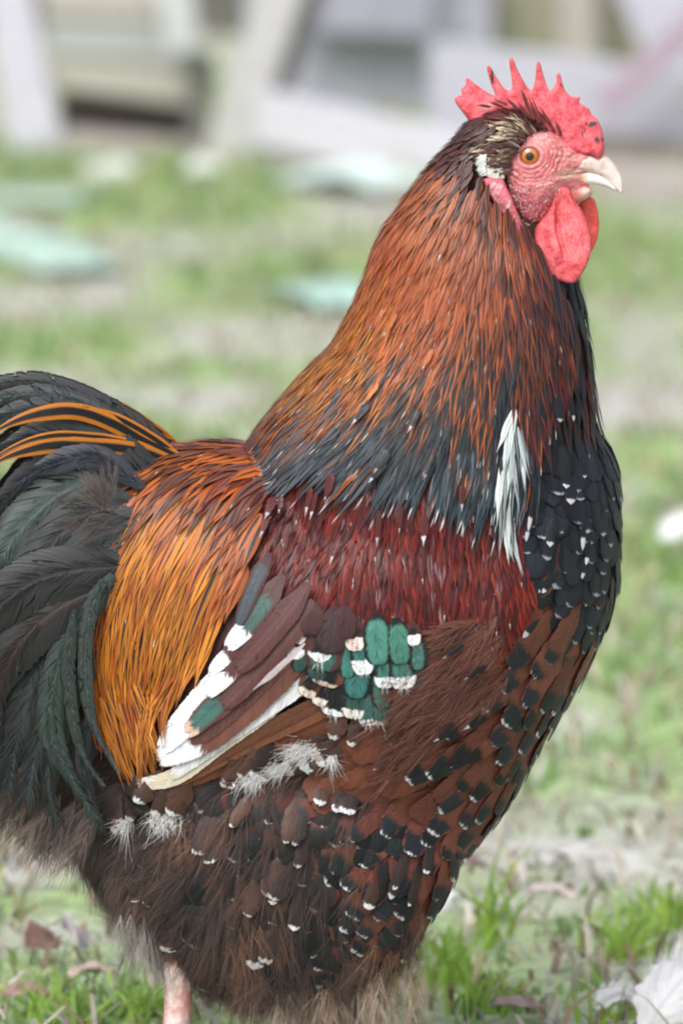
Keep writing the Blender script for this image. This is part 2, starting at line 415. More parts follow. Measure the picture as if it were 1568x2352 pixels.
def plume(S, pts, nrm, blen, nb, ang, col, coltip, w=.00035, lift=(.001, .006), seedc=.25, white=None, droop=.3):
    """downy feather: barbs leaving both sides of a shaft"""
    Pt = np.array([tuple(p) for p in pts]); N = np.array([tuple(p) for p in nrm]); m = len(Pt)-1
    T = np.gradient(Pt, axis=0); T /= np.linalg.norm(T, axis=1)[:, None]+1e-9
    N = N-T*(N*T).sum(1)[:, None]; N /= np.linalg.norm(N, axis=1)[:, None]+1e-9; Sd = np.cross(T, N)
    v = rng.random(nb)**.8; q = v*m; i0 = np.minimum(q.astype(int), m-1); f = (q-i0)[:, None]
    lerp = lambda A: A[i0]*(1-f)+A[i0+1]*f
    b = lerp(Pt); t = lerp(T); n_ = lerp(N); sd = lerp(Sd)
    b = b+n_*(lift[0]+(lift[1]-lift[0])*v)[:, None]
    sg = np.where(rng.random(nb) < .5, -1., 1.)[:, None]
    an = (ang*(.5+rng.random(nb)*.9))[:, None]
    L = (blen*(.55+.6*rng.random(nb)))[:, None]
    d0 = t*np.cos(an)+sd*sg*np.sin(an)+n_*(rng.normal(0, .16, nb)[:, None]+.08)
    bend = t*.6-sd*sg*np.sin(an)*.5+np.array([0, 0, -droop])+rng.normal(0, .16, (nb, 3))
    ss = np.linspace(0, 1, S.n+1)[None, :, None]
    pts_ = b[:, None, :]+d0[:, None, :]*L[:, None]*ss+bend[:, None, :]*(L[:, None]*.5)*ss**2
    side = np.cross(np.gradient(pts_, axis=1), n_[:, None, :]+.35*rng.normal(0, 1, (nb, 1, 3))); side /= np.linalg.norm(side, axis=2)[:, :, None]+1e-9
    c = np.array(col)[None]*(1-seedc/2+seedc*rng.random((nb, 1))); ct = np.array(coltip)[None]*(1-seedc/2+seedc*rng.random((nb, 1)))
    if white is not None:
        m_ = ((v > white[0])*(v < white[1]))[:, None]; c = np.where(m_, np.array([.6, .6, .6]), c); ct = np.where(m_, np.array([.72, .72, .74]), ct)
    S.add(pts_, side, np.full(nb, w), c, ct)
# ================================================================== ROOSTER: head parts
def HC(pts):   # head close-up coordinates -> survey units
    return [(1004.7+x*.2929, 103.3+y*.2929) for x, y in pts]
def inflate(name, poly, T, R, step, mat, parent, yc=0., detail=None, bend=None, per=3, col=None, mirror_y=False, sub=None):
    """a solid swelled from its outline: rim on the outline, both faces bulging to thickness T (survey units)"""
    pl = closed_catmull(poly, per) if per > 1 else np.array(poly, float)
    # even the outline
    out = []
    for i in range(len(pl)):
        a, b = pl[i], pl[(i+1) % len(pl)]; m = max(1, int(np.linalg.norm(b-a)/step))
        for j in range(m): out.append(a+(b-a)*j/m)
    pl = np.array(out); n = len(pl); x0, y0 = pl.min(0); x1, y1 = pl.max(0)
    gx, gy = np.meshgrid(np.arange(x0, x1, step), np.arange(y0, y1, step*.87)); gx[1::2] += step/2
    gx, gy = gx.ravel(), gy.ravel(); gx = gx+rng.normal(0, step*.08, gx.shape); gy = gy+rng.normal(0, step*.08, gy.shape)
    ok = in_poly(gx, gy, pl.tolist()); gx, gy = gx[ok], gy[ok]; d = seg_dist(gx, gy, pl.tolist()); ok = d > step*.55
    gx, gy = gx[ok], gy[ok]
    vs = [Vector(p) for p in pl.tolist()]+[Vector((a, b)) for a, b in zip(gx, gy)]
    r = geometry.delaunay_2d_cdt(vs, [(i, (i+1) % n) for i in range(n)], [], 1, 1e-5)
    v2 = np.array([tuple(v) for v in r[0]]); fc = [f for f in r[2]]; orig = r[3]
    cen = np.array([v2[list(f)].mean(0) for f in fc]); inside = in_poly(cen[:, 0], cen[:, 1], pl.tolist()); fc = [f for f, k in zip(fc, inside) if k]
    D = seg_dist(v2[:, 0], v2[:, 1], pl.tolist()); rim = D < 1e-3
    t = np.clip(D/R, 0, 1); Tv = np.array([T(x, y) for x, y in v2]) if callable(T) else np.full(len(v2), T)
    dep = Tv*np.sqrt(1-(1-t)**2)
    if detail: dep = dep+np.array([detail(x, y, dd) for (x, y), dd in zip(v2, D)])*smst(0, 6, D)
    yb = np.array([bend(x, y) for x, y in v2]) if bend else np.zeros(len(v2))
    dep[rim] = 0
    base = np.array([tuple(P(x, y, 0)) for x, y in v2])
    fr = base.copy(); fr[:, 1] += (yc+yb-dep)*U; bk = base.copy(); bk[:, 1] += (yc+yb+dep)*U
    idx = np.arange(len(v2)); bidx = idx.copy(); nn = np.where(~rim)[0]; bidx[nn] = len(v2)+np.arange(len(nn))
    V = np.concatenate([fr, bk[nn]]); F = []
    for f in fc:
        a, b, c = f
        o = np.cross(V[b]-V[a], V[c]-V[a])[1]
        if o > 0: b, c = c, b
        F.append((a, b, c)); F.append((bidx[a], bidx[c], bidx[b]))
    at = {}
    if col is not None:
        cc = np.array([col(x, y, dd) for (x, y), dd in zip(v2, D)]); at['cA'] = ('FLOAT_COLOR', np.concatenate([cc, cc[nn]]))
    F = np.array(F)
    if mirror_y: V = V*np.array([1, -1, 1]); F = F[:, ::-1]
    return mesh_np(name, V, F, mat, parent, True, at)

def mat_skin(name, rough=.5, sss=.25, bump=.5, bscale=1400, spec=.4):
    k = NT(name); c = k.attr('cA').outputs['Color']; o = k.obj()
    n1 = k.noise(o, bscale, 3., .6); n2 = k.noise(o, 260, 4., .6)
    v = k.math('ADD', .8, k.math('MULTIPLY', k.math('ADD', n1, n2), .2))
    s = k.n('ShaderNodeVectorMath', operation='SCALE'); k.l(c, s.inputs[0]); k.l(v, s.inputs['Scale'])
    k.l(s.outputs[0], k.p.inputs['Base Color'])
    k.p.inputs['Roughness'].default_value = rough; k.p.inputs['Specular IOR Level'].default_value = spec
    k.p.inputs['Subsurface Weight'].default_value = sss; k.p.inputs['Subsurface Radius'].default_value = (.004, .0015, .001); k.p.inputs['Subsurface Scale'].default_value = 1.
    k.bump(k.math('ADD', n1, k.math('MULTIPLY', n2, 1.5)), bump, .0007)
    return k.m
M_comb = mat_skin('comb skin', rough=.55, sss=.3, bump=.35, bscale=1100)
M_face = mat_skin('face skin', rough=.55, sss=.2, bump=.6, bscale=900)
M_beak = mat_skin('beak horn', rough=.3, sss=.1, bump=.15, bscale=500, spec=.5)

def lerp3(a, b, t): return tuple(x*(1-t)+y*t for x, y in zip(a, b))
# comb
comb_poly = HC([(290, 650), (250, 605), (200, 535), (150, 470), (133, 430), (143, 402), (188, 392), (182, 345), (203, 328), (224, 300), (218, 268), (240, 260), (300, 310), (360, 352), (400, 378), (452, 395),
    (425, 330), (400, 250), (384, 185), (392, 160), (412, 168), (440, 220), (480, 282), (520, 340), (562, 358), (582, 330), (578, 260), (565, 180), (560, 115), (578, 98), (600, 130), (630, 205), (670, 275), (703, 335),
    (735, 350), (755, 310), (765, 250), (770, 175), (777, 135), (792, 130), (806, 152), (822, 215), (845, 292), (872, 355), (905, 335), (930, 285), (928, 240), (948, 220), (966, 250), (980, 312), (1002, 362), (1035, 398),
    (1060, 402), (1082, 412), (1102, 400), (1114, 420), (1106, 450), (1150, 478), (1183, 498), (1202, 540), (1240, 568), (1262, 605), (1288, 662), (1300, 725), (1309, 800), (1300, 850), (1276, 882), (1248, 892), (1205, 865), (1130, 860), (1050, 850), (900, 830), (700, 760), (450, 700)])
dark_marks = [(HC([(425, 230)])[0], 4, 13), (HC([(430, 285)])[0], 3, 6), (HC([(455, 420)])[0], 1.6, 7), (HC([(445, 445)])[0], 3, 2), (HC([(1215, 610)])[0], 9, 5.), (HC([(1195, 628)])[0], 5, 3), (HC([(1245, 735)])[0], 6, 7), (HC([(1285, 735)])[0], 6, 2.5), (HC([(1160, 610)])[0], 2.4, 3), (HC([(1130, 690)])[0], 1.8, 7), (HC([(1150, 665)])[0], 1.6, 5), (HC([(958, 310)])[0], 3.2, 2.5)]
def comb_col(x, y, d):
    n = vnoise(x, y, .06, 3); n2 = vnoise(x, y, .25, 4, 2)
    c = lerp3((.58, .062, .085), (.76, .13, .165), min(1, max(0, .5+n*1.3)))
    c = lerp3(c, (.80, .22, .24), smst(.1, .55, n2+.3*n)*.7)
    if d < 2.2: c = lerp3(c, (.75, .17, .18), .5)
    # rear blade base is paler and crusted
    q = math.hypot((x-1115)/25, (y-245)/16); c = lerp3(c, (.75, .35, .34), float(max(0, 1-q))*.8)
    for (mx, my), rx, ry in dark_marks:
        q = math.hypot((x-mx)/rx, (y-my)/ry)+n2*.55
        if q < 1.25: c = lerp3(c, (.045, .035, .05), float(smst(1.25, .7, q)))
    return c
def comb_det(x, y, d):
    return 1.5*vnoise(x, y, .05, 8)+.5*vnoise(x, y, .4, 9, 2)+1.5*math.sin((x*.35+y*.8)*.12+vnoise(x, y, .03, 2)*3)*smst(280, 330, y)
inflate('comb', comb_poly, lambda x, y: 7+13*smst(190, 320, y), 12, 2.6, M_comb, rooster, 0., comb_det, lambda x, y: 5*vnoise(x, y, .02, 5, 2), per=2, col=comb_col)

# bare face
eyex, eyey = 1214.0, 352.5
face_poly = HC([(455, 860), (500, 790), (560, 755), (640, 705), (760, 670), (880, 660), (960, 700), (1040, 780), (1130, 830), (1195, 870), (1215, 930), (1200, 975), (1185, 1010), (1170, 1050), (1180, 1085), (1195, 1120), (1215, 1150), (1190, 1195), (1100, 1200), (990, 1180), (930, 1280), (880, 1370),
    (790, 1440), (690, 1455), (610, 1400), (540, 1230), (490, 1100), (450, 960)])
def face_det(x, y, d):
    r = math.hypot((x-eyex)/1.12, y-eyey); a = math.atan2(y-eyey, x-eyex); z = 0
    z -= 9*smst(25, 16, r)                          # socket
    z += 2.6*math.exp(-((r-24)/3.5)**2)-1.8*math.exp(-((r-31)/3.)**2)+1.6*math.exp(-((r-37)/4.)**2)                # lids
    wob = vnoise(x, y, .03, 1)*9
    if r > 33: z += 2.2*math.sin((r+wob)*.62)*smst(95, 45, r)*(1 if y < eyey+30 else .7)
    z += (2.6*vnoise(x*.55, y, .07, 6)+1.6*vnoise(x, y, .16, 7)+.7*vnoise(x, y, .5, 7, 2))*smst(38, 60, r)
    # fold running back from the gape
    q = (y-392)-(1300-x)*.12; z -= 4*math.exp(-(q/5)**2)*smst(1255, 1290, x)*smst(1345, 1320, x)
    # nostril flap
    z += 5*math.exp(-(((x-1342)/16)**2+((y-362)/8)**2)); z -= 7*math.exp(-(((x-1352)/8)**2+((y-366)/2.6)**2))
    return z
def face_col(x, y, d):
    n = vnoise(x, y, .05, 11); n2 = vnoise(x*.6, y, .18, 12, 3); n3 = vnoise(x*1.3, y*.7, .35, 15, 2)
    c = lerp3((.56, .125, .14), (.70, .24, .25), min(1, max(0, .5+n)))
    c = lerp3(c, (.78, .46, .44), float(smst(.12, .5, n2))*.65)           # dry pale scale
    r = math.hypot((x-eyex)/1.12, y-eyey)
    c = lerp3(c, (.62, .26, .28), float(smst(40, 26, r))*.5)
    if r < 30: c = lerp3(c, (.26, .09, .08), float(smst(22, 18, r)))
    c = lerp3(c, (.44, .12, .12), .5*math.exp(-((r-31)/2.)**2))
    q = smst(400, 470, y)                                                  # lower cheek: darker red with grey-white down
    c = lerp3(c, (.42, .06, .085), float(q)*.85)
    c = lerp3(c, (.62, .42, .45), float(smst(.2, .45, n3)*smst(395, 420, y)*smst(520, 490, y)*smst(1310, 1260, x))*.65)
    c = lerp3(c, (.70, .40, .36), float(smst(1255, 1290, x)*smst(410, 380, y)*smst(.0, .4, n2))*.8)
    if y > 430 and x > 1310: c = lerp3(c, (.72, .45, .40), .8)
    ml = y-(397-(x-1286)*.05)
    if 1278 < x < 1375: c = lerp3(c, (.74, .52, .42), .8*math.exp(-((abs(ml)-6)/4.)**2)); c = lerp3(c, (.16, .05, .05), .85*math.exp(-(ml/1.8)**2))
    q = math.hypot((x-1352)/11, (y-366)/3.4)+n3*.5
    if q < 1.1: c = (.12, .06, .05)
    return c
inflate('face', face_poly, lambda x, y: 66-42*smst(1255, 1345, x)-16*smst(430, 530, y), 58, 2.4, M_face, rooster, 0., face_det, per=3, col=face_col)

# eyes
k = NT('eye surface'); xo = k.xyz(k.obj())
rr = k.math('SQRT', k.math('ADD', k.math('POWER', xo[0], 2.), k.math('POWER', xo[2], 2.)))
rn = k.math('DIVIDE', rr, U)
nz = k.noise(k.obj(), 900, 3., .6)
iris = k.mix(k.step(rn, 10., 17.5), (.50, .17, .02), (.68, .24, .015)); iris = k.mix(k.math('MULTIPLY', nz, .4), iris, (.28, .07, .01))
c_ = k.mix(k.step(rn, 8.8, 10.2), (.006, .006, .008), iris)
c_ = k.mix(k.step(rn, 17., 18.6), c_, (.14, .05, .03)); c_ = k.mix(k.step(rn, 18.8, 20.5), c_, k.mix(k.step(xo[0], .001, .004), (.30, .10, .09), (.50, .36, .42)))
k.l(c_, k.p.inputs['Base Color']); k.p.inputs['Roughness'].default_value = .12; k.p.inputs['Coat Weight'].default_value = 1.; k.p.inputs['Coat Roughness'].default_value = .03
M_eye = k.m
for sg in (-1, 1):
    th = np.linspace(0, math.pi, 25); ph = np.linspace(0, 2*math.pi, 49)[:-1]
    V = np.array([[26*U*math.sin(a)*math.cos(b)*1.05, sg*24*U*math.cos(a), 26*U*math.sin(a)*math.sin(b)] for a in th for b in ph])
    F = [(i*48+j, i*48+(j+1) % 48, (i+1)*48+(j+1) % 48, (i+1)*48+j) for i in range(24) for j in range(48)]
    e = mesh_np('eye', V, F, M_eye); e.parent = rooster
    q = P(eyex, eyey, 0); e.location = Vector((q.x, sg*41*U, q.z)) - RO

# beak
def beak_col(x, y, d):
    c = lerp3((.66, .48, .45), (.78, .68, .66), float(smst(1320, 1400, x)))
    n = vnoise(x, y, .08, 21)
    c = lerp3(c, (.55, .34, .20), float(smst(.0, .5, n)*smst(1425, 1370, x))*.6)
    if y < 395 and x > 1370: c = lerp3(c, (.60, .40, .26), float(smst(9, 3, d))*.55)
    return c
def beakT(x, y): return 25*(1-smst(1320, 1428, x)*.86)
up_beak = HC([(1120, 870), (1200, 862), (1262, 880), (1282, 848), (1330, 875), (1375, 920), (1412, 975), (1440, 1050), (1448, 1120), (1440, 1170), (1415, 1150), (1380, 1118), (1330, 1072), (1270, 1030), (1200, 1005), (1100, 992), (960, 996), (1000, 960), (1080, 920)])
lo_beak = HC([(950, 990), (1050, 985), (1150, 982), (1230, 996), (1300, 1026), (1355, 1075), (1398, 1128), (1385, 1142), (1330, 1118), (1250, 1098), (1180, 1092), (1100, 1100), (1040, 1095), (990, 1050)])
inflate('upper_beak', up_beak, lambda x, y: beakT(x, y), 17, 2.6, M_beak, rooster, 0., None, per=3, col=beak_col)
inflate('lower_beak', lo_beak, lambda x, y: beakT(x, y)*.72, 12, 2.4, M_beak, rooster, 0., None, per=3, col=lambda x, y, d: lerp3(lerp3((.62, .38, .26), (.82, .76, .76), float(smst(1335, 1352, x))), (.45, .20, .2), float(smst(1320, 1290, x))*.6))

# wattles
def wat_col(x, y, d):
    n = vnoise(x, y, .05, 31); n2 = vnoise(x, y, .3, 32, 2)
    c = lerp3((.54, .05, .062), (.74, .12, .14), min(1, max(0, .5+n*1.3)))
    return lerp3(c, (.80, .24, .24), float(smst(.05, .5, n2))*.6)
near_w = HC([(950, 1085), (900, 1150), (885, 1220), (850, 1300), (790, 1375), (757, 1420), (755, 1500), (772, 1600), (805, 1685), (855, 1755), (930, 1805), (1040, 1828), (1095, 1790), (1150, 1700), (1185, 1600), (1190, 1480), (1165, 1370), (1120, 1280), (1065, 1200), (1020, 1110)])
def wat_det(x, y, d):
    xc = 1004.7+900*.2929; xc = 1272+max(0, y-520)*.25; z = 12*smst(xc+3, xc-2, x)*smst(xc-40, xc-6, x)*smst(445, 470, y)*smst(610, 540, y)
    z -= 9*math.exp(-((x-xc-6)/5.)**2)*smst(450, 480, y)*smst(620, 540, y)
    xr = 1300+(y-440)*.45; z += 4*math.exp(-((x-xr)/5.)**2)*smst(440, 455, y)*smst(505, 480, y)
    return z+1.8*vnoise(x, y, .05, 33)+.7*vnoise(x, y, .3, 34, 2)
inflate('wattle', near_w, lambda x, y: 7+6*smst(560, 440, y), 9, 2.8, M_comb, rooster, -36., wat_det, lambda x, y: -60*smst(450, 600, y)+10*((x-1290)/60)**2-4*smst(1300, 1350, x), per=3, col=wat_col)
far_w = HC([(1130, 1290), (1100, 1270), (1130, 1230), (1180, 1200), (1230, 1220), (1252, 1290), (1266, 1380), (1262, 1480), (1240, 1570), (1200, 1640), (1150, 1720), (1090, 1790), (1020, 1800), (960, 1700), (960, 1500), (1000, 1350), (1060, 1290)])
inflate('wattle', far_w, 7, 9, 3., M_comb, rooster, 16., lambda x, y, d: 1.5*vnoise(x, y, .06, 41), lambda x, y: 10*smst(440, 520, y), per=3, col=lambda x, y, d: lerp3(wat_col(x+300, y, d), (.80, .10, .07), .5))

# long red ear lobes and the white patch above each
lobe = HC([(352, 1025), (400, 1012), (480, 1022), (512, 1035), (535, 1090), (572, 1160), (600, 1240), (638, 1330), (668, 1410), (668, 1448), (640, 1455), (600, 1415), (545, 1350), (490, 1290), (440, 1215), (400, 1150), (368, 1090)])
def lobe_col(x, y, d):
    n = vnoise(x, y, .1, 51); c = lerp3((.58, .12, .16), (.72, .24, .28), min(1, max(0, .5+n)))
    mid = vnoise(x+y*.6, y*.15, .16, 52)
    c = lerp3(c, (.80, .56, .60), float(smst(.05, .5, mid)*smst(5, 9, d))*.8)
    return lerp3(c, (.60, .09, .13), float(smst(6, 2, d))*.7)
for m in (False, True):
    inflate('earlobe', lobe, 9, 10, 2.6, M_comb, rooster, -80., lambda x, y, d: -3*math.exp(-((d-10)/4)**2)+1.4*vnoise(x, y, .12, 53), lambda x, y: 12*smst(440, 530, y), per=3, col=lobe_col, mirror_y=m)
# throat skin
inflate('throat', HC([(940, 1130), (1040, 1085), (1140, 1095), (1200, 1125), (1198, 1160), (1175, 1200), (1130, 1225), (1080, 1260), (1000, 1300), (940, 1250)]), 26, 20, 4, M_face, rooster, 0., None, per=3,
        col=lambda x, y, d: lerp3((.60, .16, .16), (.72, .52, .44), float(smst(1320, 1345, x))))
# ================================================================== ROOSTER: plumage
M_fe = mat_feather('feather')
M_gl = mat_feather('glossy feather', rough=.30, spec=.30, sheen=.0, barb=800., slope=3.2, vs=.35, fringe=.12, contrast=1.1, jamp=.14)
M_tl = mat_feather('tail vane', rough=.36, spec=.65, sheen=.08, barb=330., slope=1.7, fringe=.62, contrast=2.2, split=.016)
M_wg = mat_feather('wing vane', rough=.5, spec=.3, sheen=.03, barb=420., slope=1.2, fringe=.8, contrast=1.9, jamp=.6, split=.003)
M_st = mat_strand('down barb')
BLK = (.009, .010, .013); TEALD = (.012, .022, .025); TEAL = (.055, .20, .165); NAVY = (.016, .019, .027)
ORG = (.44, .145, .014); ORG2 = (.36, .085, .012); RUST = (.32, .072, .022); MAR = (.15, .012, .007); MBR = (.085, .022, .018)
BRN = (.15, .050, .032); BRN2 = (.17, .06, .036); WHT = (.74, .75, .78); CRM = (.62, .55, .45); PALE = (.36, .34, .38)
def jc(c, a=.25):
    f = 1+random.uniform(-a, a); g = random.uniform(-a, a)*.25; return (c[0]*f*(1+g), c[1]*f, c[2]*f*(1-g))
def region(name, poly, guides, n, r, style, mat, segs=9, cols=5, layer=.0):
    F = Feathers(segs, cols); fld = field(guides)
    pts = surface_samples(n, r*U); px, py = proj_np(pts); ok = in_poly(px, py, poly)
    for p, x, y in zip(pts[ok], px[ok], py[ok]):
        s = style(x, y)
        if s is None: continue
        q, nr = trace(p, fld, s['len']*U, segs, random.gauss(0, s.get('jit', .07)))
        F.add(q, nr, s['w']*U, s['prof'], jc(s['A'], s.get('va', .2)), jc(s.get('B', s['A']), .2), s.get('T', s['A']), s.get('hw', -1), s.get('st', 0), s.get('tip', 2),
              lift=(layer+.0004, layer+s.get('lift', .003)+random.uniform(0, .0015)), cup=s.get('cup', .3), roll=random.gauss(0, s.get('roll', .12)), ragged=s.get('rag', .08), wave=s.get('wave', 0))
    return F
def nearest(anch, x, y, j=25):
    x += random.gauss(0, j); y += random.gauss(0, j)
    return min(anch, key=lambda a: (a[0]-x)**2+(a[1]-y)**2)[2]

# ---- breast ---------------------------------------------------------------
G_breast = [(1370, 700, .15, 1), (1380, 950, .1, 1), (1400, 1150, .08, 1), (1250, 1000, 0, 1), (1250, 1200, -.15, 1), (1400, 1350, -.2, 1), (1250, 1400, -.75, .7), (1100, 1480, -.9, .5), (1350, 1500, -.55, .85),
            (1050, 1620, -.9, .45), (1200, 1650, -.8, .6), (1250, 1700, -.6, .8), (1000, 1800, -.8, .6), (1130, 1850, -.6, .8), (950, 1950, -.5, .85), (1050, 1980, -.45, .9), (850, 1750, -.8, .5)]
def st_breast(x, y):
    blk = y+(1300-x)*.6 < 1360+random.gauss(0, 40)
    r = random.random(); s = dict(prof=pr_round, cup=.08, lift=.0022, jit=.10, rag=.12, roll=.04)
    if blk:
        s.update(len=random.uniform(90, 135), w=random.uniform(50, 80), A=BLK, B=NAVY, hw=.6, st=.2, T=random.choice([(.32, .33, .40), (.42, .44, .52)]), tip=.90+random.random()*.06 if r < .58 else 2)
        if y < 980: s.update(len=110, w=24, prof=pr_hackle, tip=2 if random.random() < .9 else .9)
        if y < 960 and x > 1335: s.update(A=random.choice([MAR, (.09, .02, .014), BLK]))
        if random.random() < .12: s.update(A=MBR)
    else:
        s.update(len=random.uniform(120, 165), w=random.uniform(66, 96), A=random.choice([BRN, MBR, BRN]), B=random.choice([BLK, TEALD, NAVY]), hw=.85, st=random.uniform(.62, .76), T=random.choice([PALE, PALE, WHT]), tip=random.uniform(.94, .97) if r < .8 else 2)
        if r < .09: s.update(tip=.88, T=WHT)
        if x < 1080+random.gauss(0, 30) and y < 1900: s.update(st=2 if random.random() < .6 else .75, A=jc(BRN2, .15), w=80, len=140, tip=2)
    if y < 560: return None
    return s
breast_poly = [(1180, 560), (1500, 540), (1560, 1300), (1450, 1700), (1250, 2000), (1000, 2350), (850, 2350), (860, 2000), (820, 1720), (930, 1600), (1060, 1480), (1180, 1340), (1190, 1000)]
def is_black(x, y): return y+(1300-x)*.6 < 1350+110*vnoise(x, y, .016, 77)
def st_under(x, y):
    if y < 560 or is_black(x, y): return None
    return dict(prof=pr_round, cup=.08, lift=.002, jit=.1, rag=.12, roll=.04, len=120, w=80, A=random.choice([BRN, MBR, (.10, .036, .026)]), B=BLK, hw=-1)
tag(region('breast', breast_poly, G_breast, 5000, 30, st_under, M_fe, 8, 5).build('breast_plumage', M_fe, rooster), kind='stuff')
def st_front(x, y): return st_breast(x, y) if is_black(x, y) else None
tag(region('breast', breast_poly, G_breast, 9000, 25, st_front, M_fe, 8, 5, layer=.001).build('breast_plumage', M_fe, rooster), kind='stuff')
def st_low(x, y):
    if is_black(x, y-30): return None
    r = random.random(); plain = x < 1060+random.gauss(0, 30) and y < 1800
    s = dict(prof=pr_round, cup=.10, lift=.0038, jit=.08, rag=.14, roll=.05, len=random.uniform(150, 185), w=random.uniform(60, 78), A=random.choice([BRN, BRN, (.12, .036, .025)]), B=random.choice([BLK, (.012, .018, .02), NAVY]), hw=.86, st=random.uniform(.62, .80), T=(.46, .44, .50) if r < .45 else (.66, .66, .70), tip=random.uniform(.955, .975) if r < .45 else random.uniform(.92, .945))
    if plain: s.update(st=2, tip=2, w=90)
    return s
tag(region('breast', breast_poly, G_breast, 4000, 40, st_low, M_wg, 14, 7, layer=.0022).build('breast_plumage', M_wg, rooster), kind='stuff')

# ---- flank and thigh ------------------------------------------------------
G_thigh = [(300, 1950, -.6, .8), (150, 1900, -.7, .7), (200, 2050, -.5, .8), (500, 2050, -.4, .9), (700, 2000, -.15, 1), (800, 1850, -.3, 1), (850, 2100, 0, 1), (600, 2200, -.15, 1), (900, 2200, .05, 1), (420, 2150, -.35, 1), (650, 1800, -.6, .8), (450, 1850, -.7, .7), (950, 1900, -.4, .9)]
def st_thigh(x, y):
    r = random.random(); s = dict(prof=pr_round, cup=.2, lift=.004, jit=.22, rag=.25, len=150, w=95, A=random.choice([(.07, .032, .024), MBR, (.04, .026, .022), (.10, .038, .028)]), B=random.choice([BLK, (.022, .018, .02)]), hw=.8, st=random.uniform(.3, .7), T=(.5, .5, .55), tip=random.uniform(.90, .95) if r < .45 else 2)
    if x < 480: s.update(A=(.045, .03, .027), B=(.03, .024, .024), tip=2 if r < .92 else .9)
    return s
thigh_poly = [(-100, 1650), (300, 1790), (560, 1760), (820, 1700), (900, 1800), (960, 1960), (1000, 2150), (940, 2400), (300, 2400), (-100, 2100)]
Ft = region('thigh', thigh_poly, G_thigh, 5000, 22, st_thigh, M_fe, 7, 5)
tag(Ft.build('thigh_plumage', M_fe, rooster), kind='stuff')
SD = Strands(4); ft = field(G_thigh)
pts = surface_samples(4200, 15*U); px, py = proj_np(pts); ok = in_poly(px, py, thigh_poly)
for p, x, y in zip(pts[ok], px[ok], py[ok]):
    if x > 520 and random.random() < .8*smst(520, 720, x) and y < 2120: continue
    if y < 1850 and random.random() < .3: continue
    L = random.uniform(70, 130); t = vnoise(x, y, .008, 61); q, nr = trace(p, ft, L*U, 5, .9*vnoise(x, y, .006, 63)+random.gauss(0, .15))
    base = lerp3((.042, .030, .028), (.18, .092, .066), min(1, max(0, .36+t*2.2)))
    if x < 300: base = lerp3(base, (.06, .048, .044), .6)
    if y > 2200: base = lerp3(base, (.30, .22, .17) if x > 640 else (.10, .07, .06), .65)
    if 300 < x < 420 and y > 2120: base = (.30, .29, .27)
    if x > 850 and y > 2050: base = lerp3(base, (.38, .24, .15), .5)
    wt = None
    plume(SD, q, nr, random.uniform(55, 100)*U, 50, .42, base, lerp3(base, (.16, .11, .09), .3), w=.00026, lift=(.001, .008), white=wt, droop=.25)
# white tips showing through the flank and thigh
PUFF = [(360, 1850, 70, 22, 100, 60), (410, 1858, 60, 20, 80, 50), (330, 1880, 40, 20, 150, 40), (300, 1905, 30, 22, 170, 40), (690, 1712, 80, 40, 215, 110), (720, 1700, 60, 30, 200, 70), (660, 1745, 50, 30, 230, 70), (580, 1765, 46, 30, 190, 60), (565, 1775, 40, 20, 170, 40), (520, 1792, 50, 16, 160, 40), (540, 1800, 40, 12, 160, 30), (740, 1850, 60, 22, 275, 50), (760, 1860, 40, 20, 275, 40),
        (470, 1955, 46, 14, 330, 40), (500, 1972, 46, 14, 330, 40), (660, 1930, 40, 12, 340, 26), (540, 1900, 36, 10, 350, 22), (360, 2065, 40, 10, 350, 26), (620, 2050, 50, 16, 320, 44), (635, 2065, 30, 14, 320, 34), (585, 2095, 40, 12, 40, 30), (668, 2118, 44, 18, 290, 40), (600, 2200, 60, 26, 210, 60), (620, 2190, 40, 20, 220, 50), (480, 2238, 60, 16, 20, 50), (830, 2068, 36, 22, 280, 44), (868, 2042, 30, 18, 270, 36), (890, 2030, 26, 14, 60, 36), (690, 1985, 30, 14, 300, 30), (340, 2210, 40, 30, 280, 60), (270, 2090, 30, 16, 310, 40), (790, 1690, 50, 20, 260, 50), (960, 2000, 34, 14, 215, 40), (930, 2065, 26, 14, 215, 34), (860, 1750, 20, 8, 200, 20)]
Fp = Feathers(8, 7)
for x, y, w, t_, ad, n in PUFF:
    h_ = hit(x, y); q0, N = h_ if h_[0] is not None else (P(x, y, -.05), Vector((0, -1, 0)))
    dd_ = RT*random.gauss(-.35, .2)-UP*.9
    if (x, y) in ((690, 1712), (720, 1700), (660, 1745)): dd_ = RT*-.85-UP*.45
    dd_ = (dd_-N*dd_.dot(N)).normalized(); sd_ = N.cross(dd_)
    for j in range(2 if w > 36 else 1):
        o_ = q0+sd_*(random.gauss(0, .3)*w*U); Lf = random.uniform(90, 120); W = random.uniform(.55, .8)*w+12
        pp = [o_+dd_*((Lf*(t-1)+t_*.4)*U) for t in np.linspace(0, 1, 9)]; pl_ = []; nl_ = []
        for p_ in pp:
            l_, n_, i_, dq = bvh.find_nearest(p_); pl_.append(l_); nl_.append((n_*.4+N*.6).normalized())
        Fp.add(pl_, nl_, W*U, pr_round, jc(random.choice([(.05, .028, .022), (.03, .02, .018), (.07, .034, .025)]), .2), None, jc(random.choice([(.52, .52, .54), (.62, .62, .62), (.42, .38, .36)]), .12), -1, 0, 1-min(t_, 34)*.75/Lf, lift=(.004, .0095+random.uniform(0, .001)), cup=.15, ragged=.5)
tag(Fp.build('thigh_plumage', M_wg, rooster), kind='stuff')
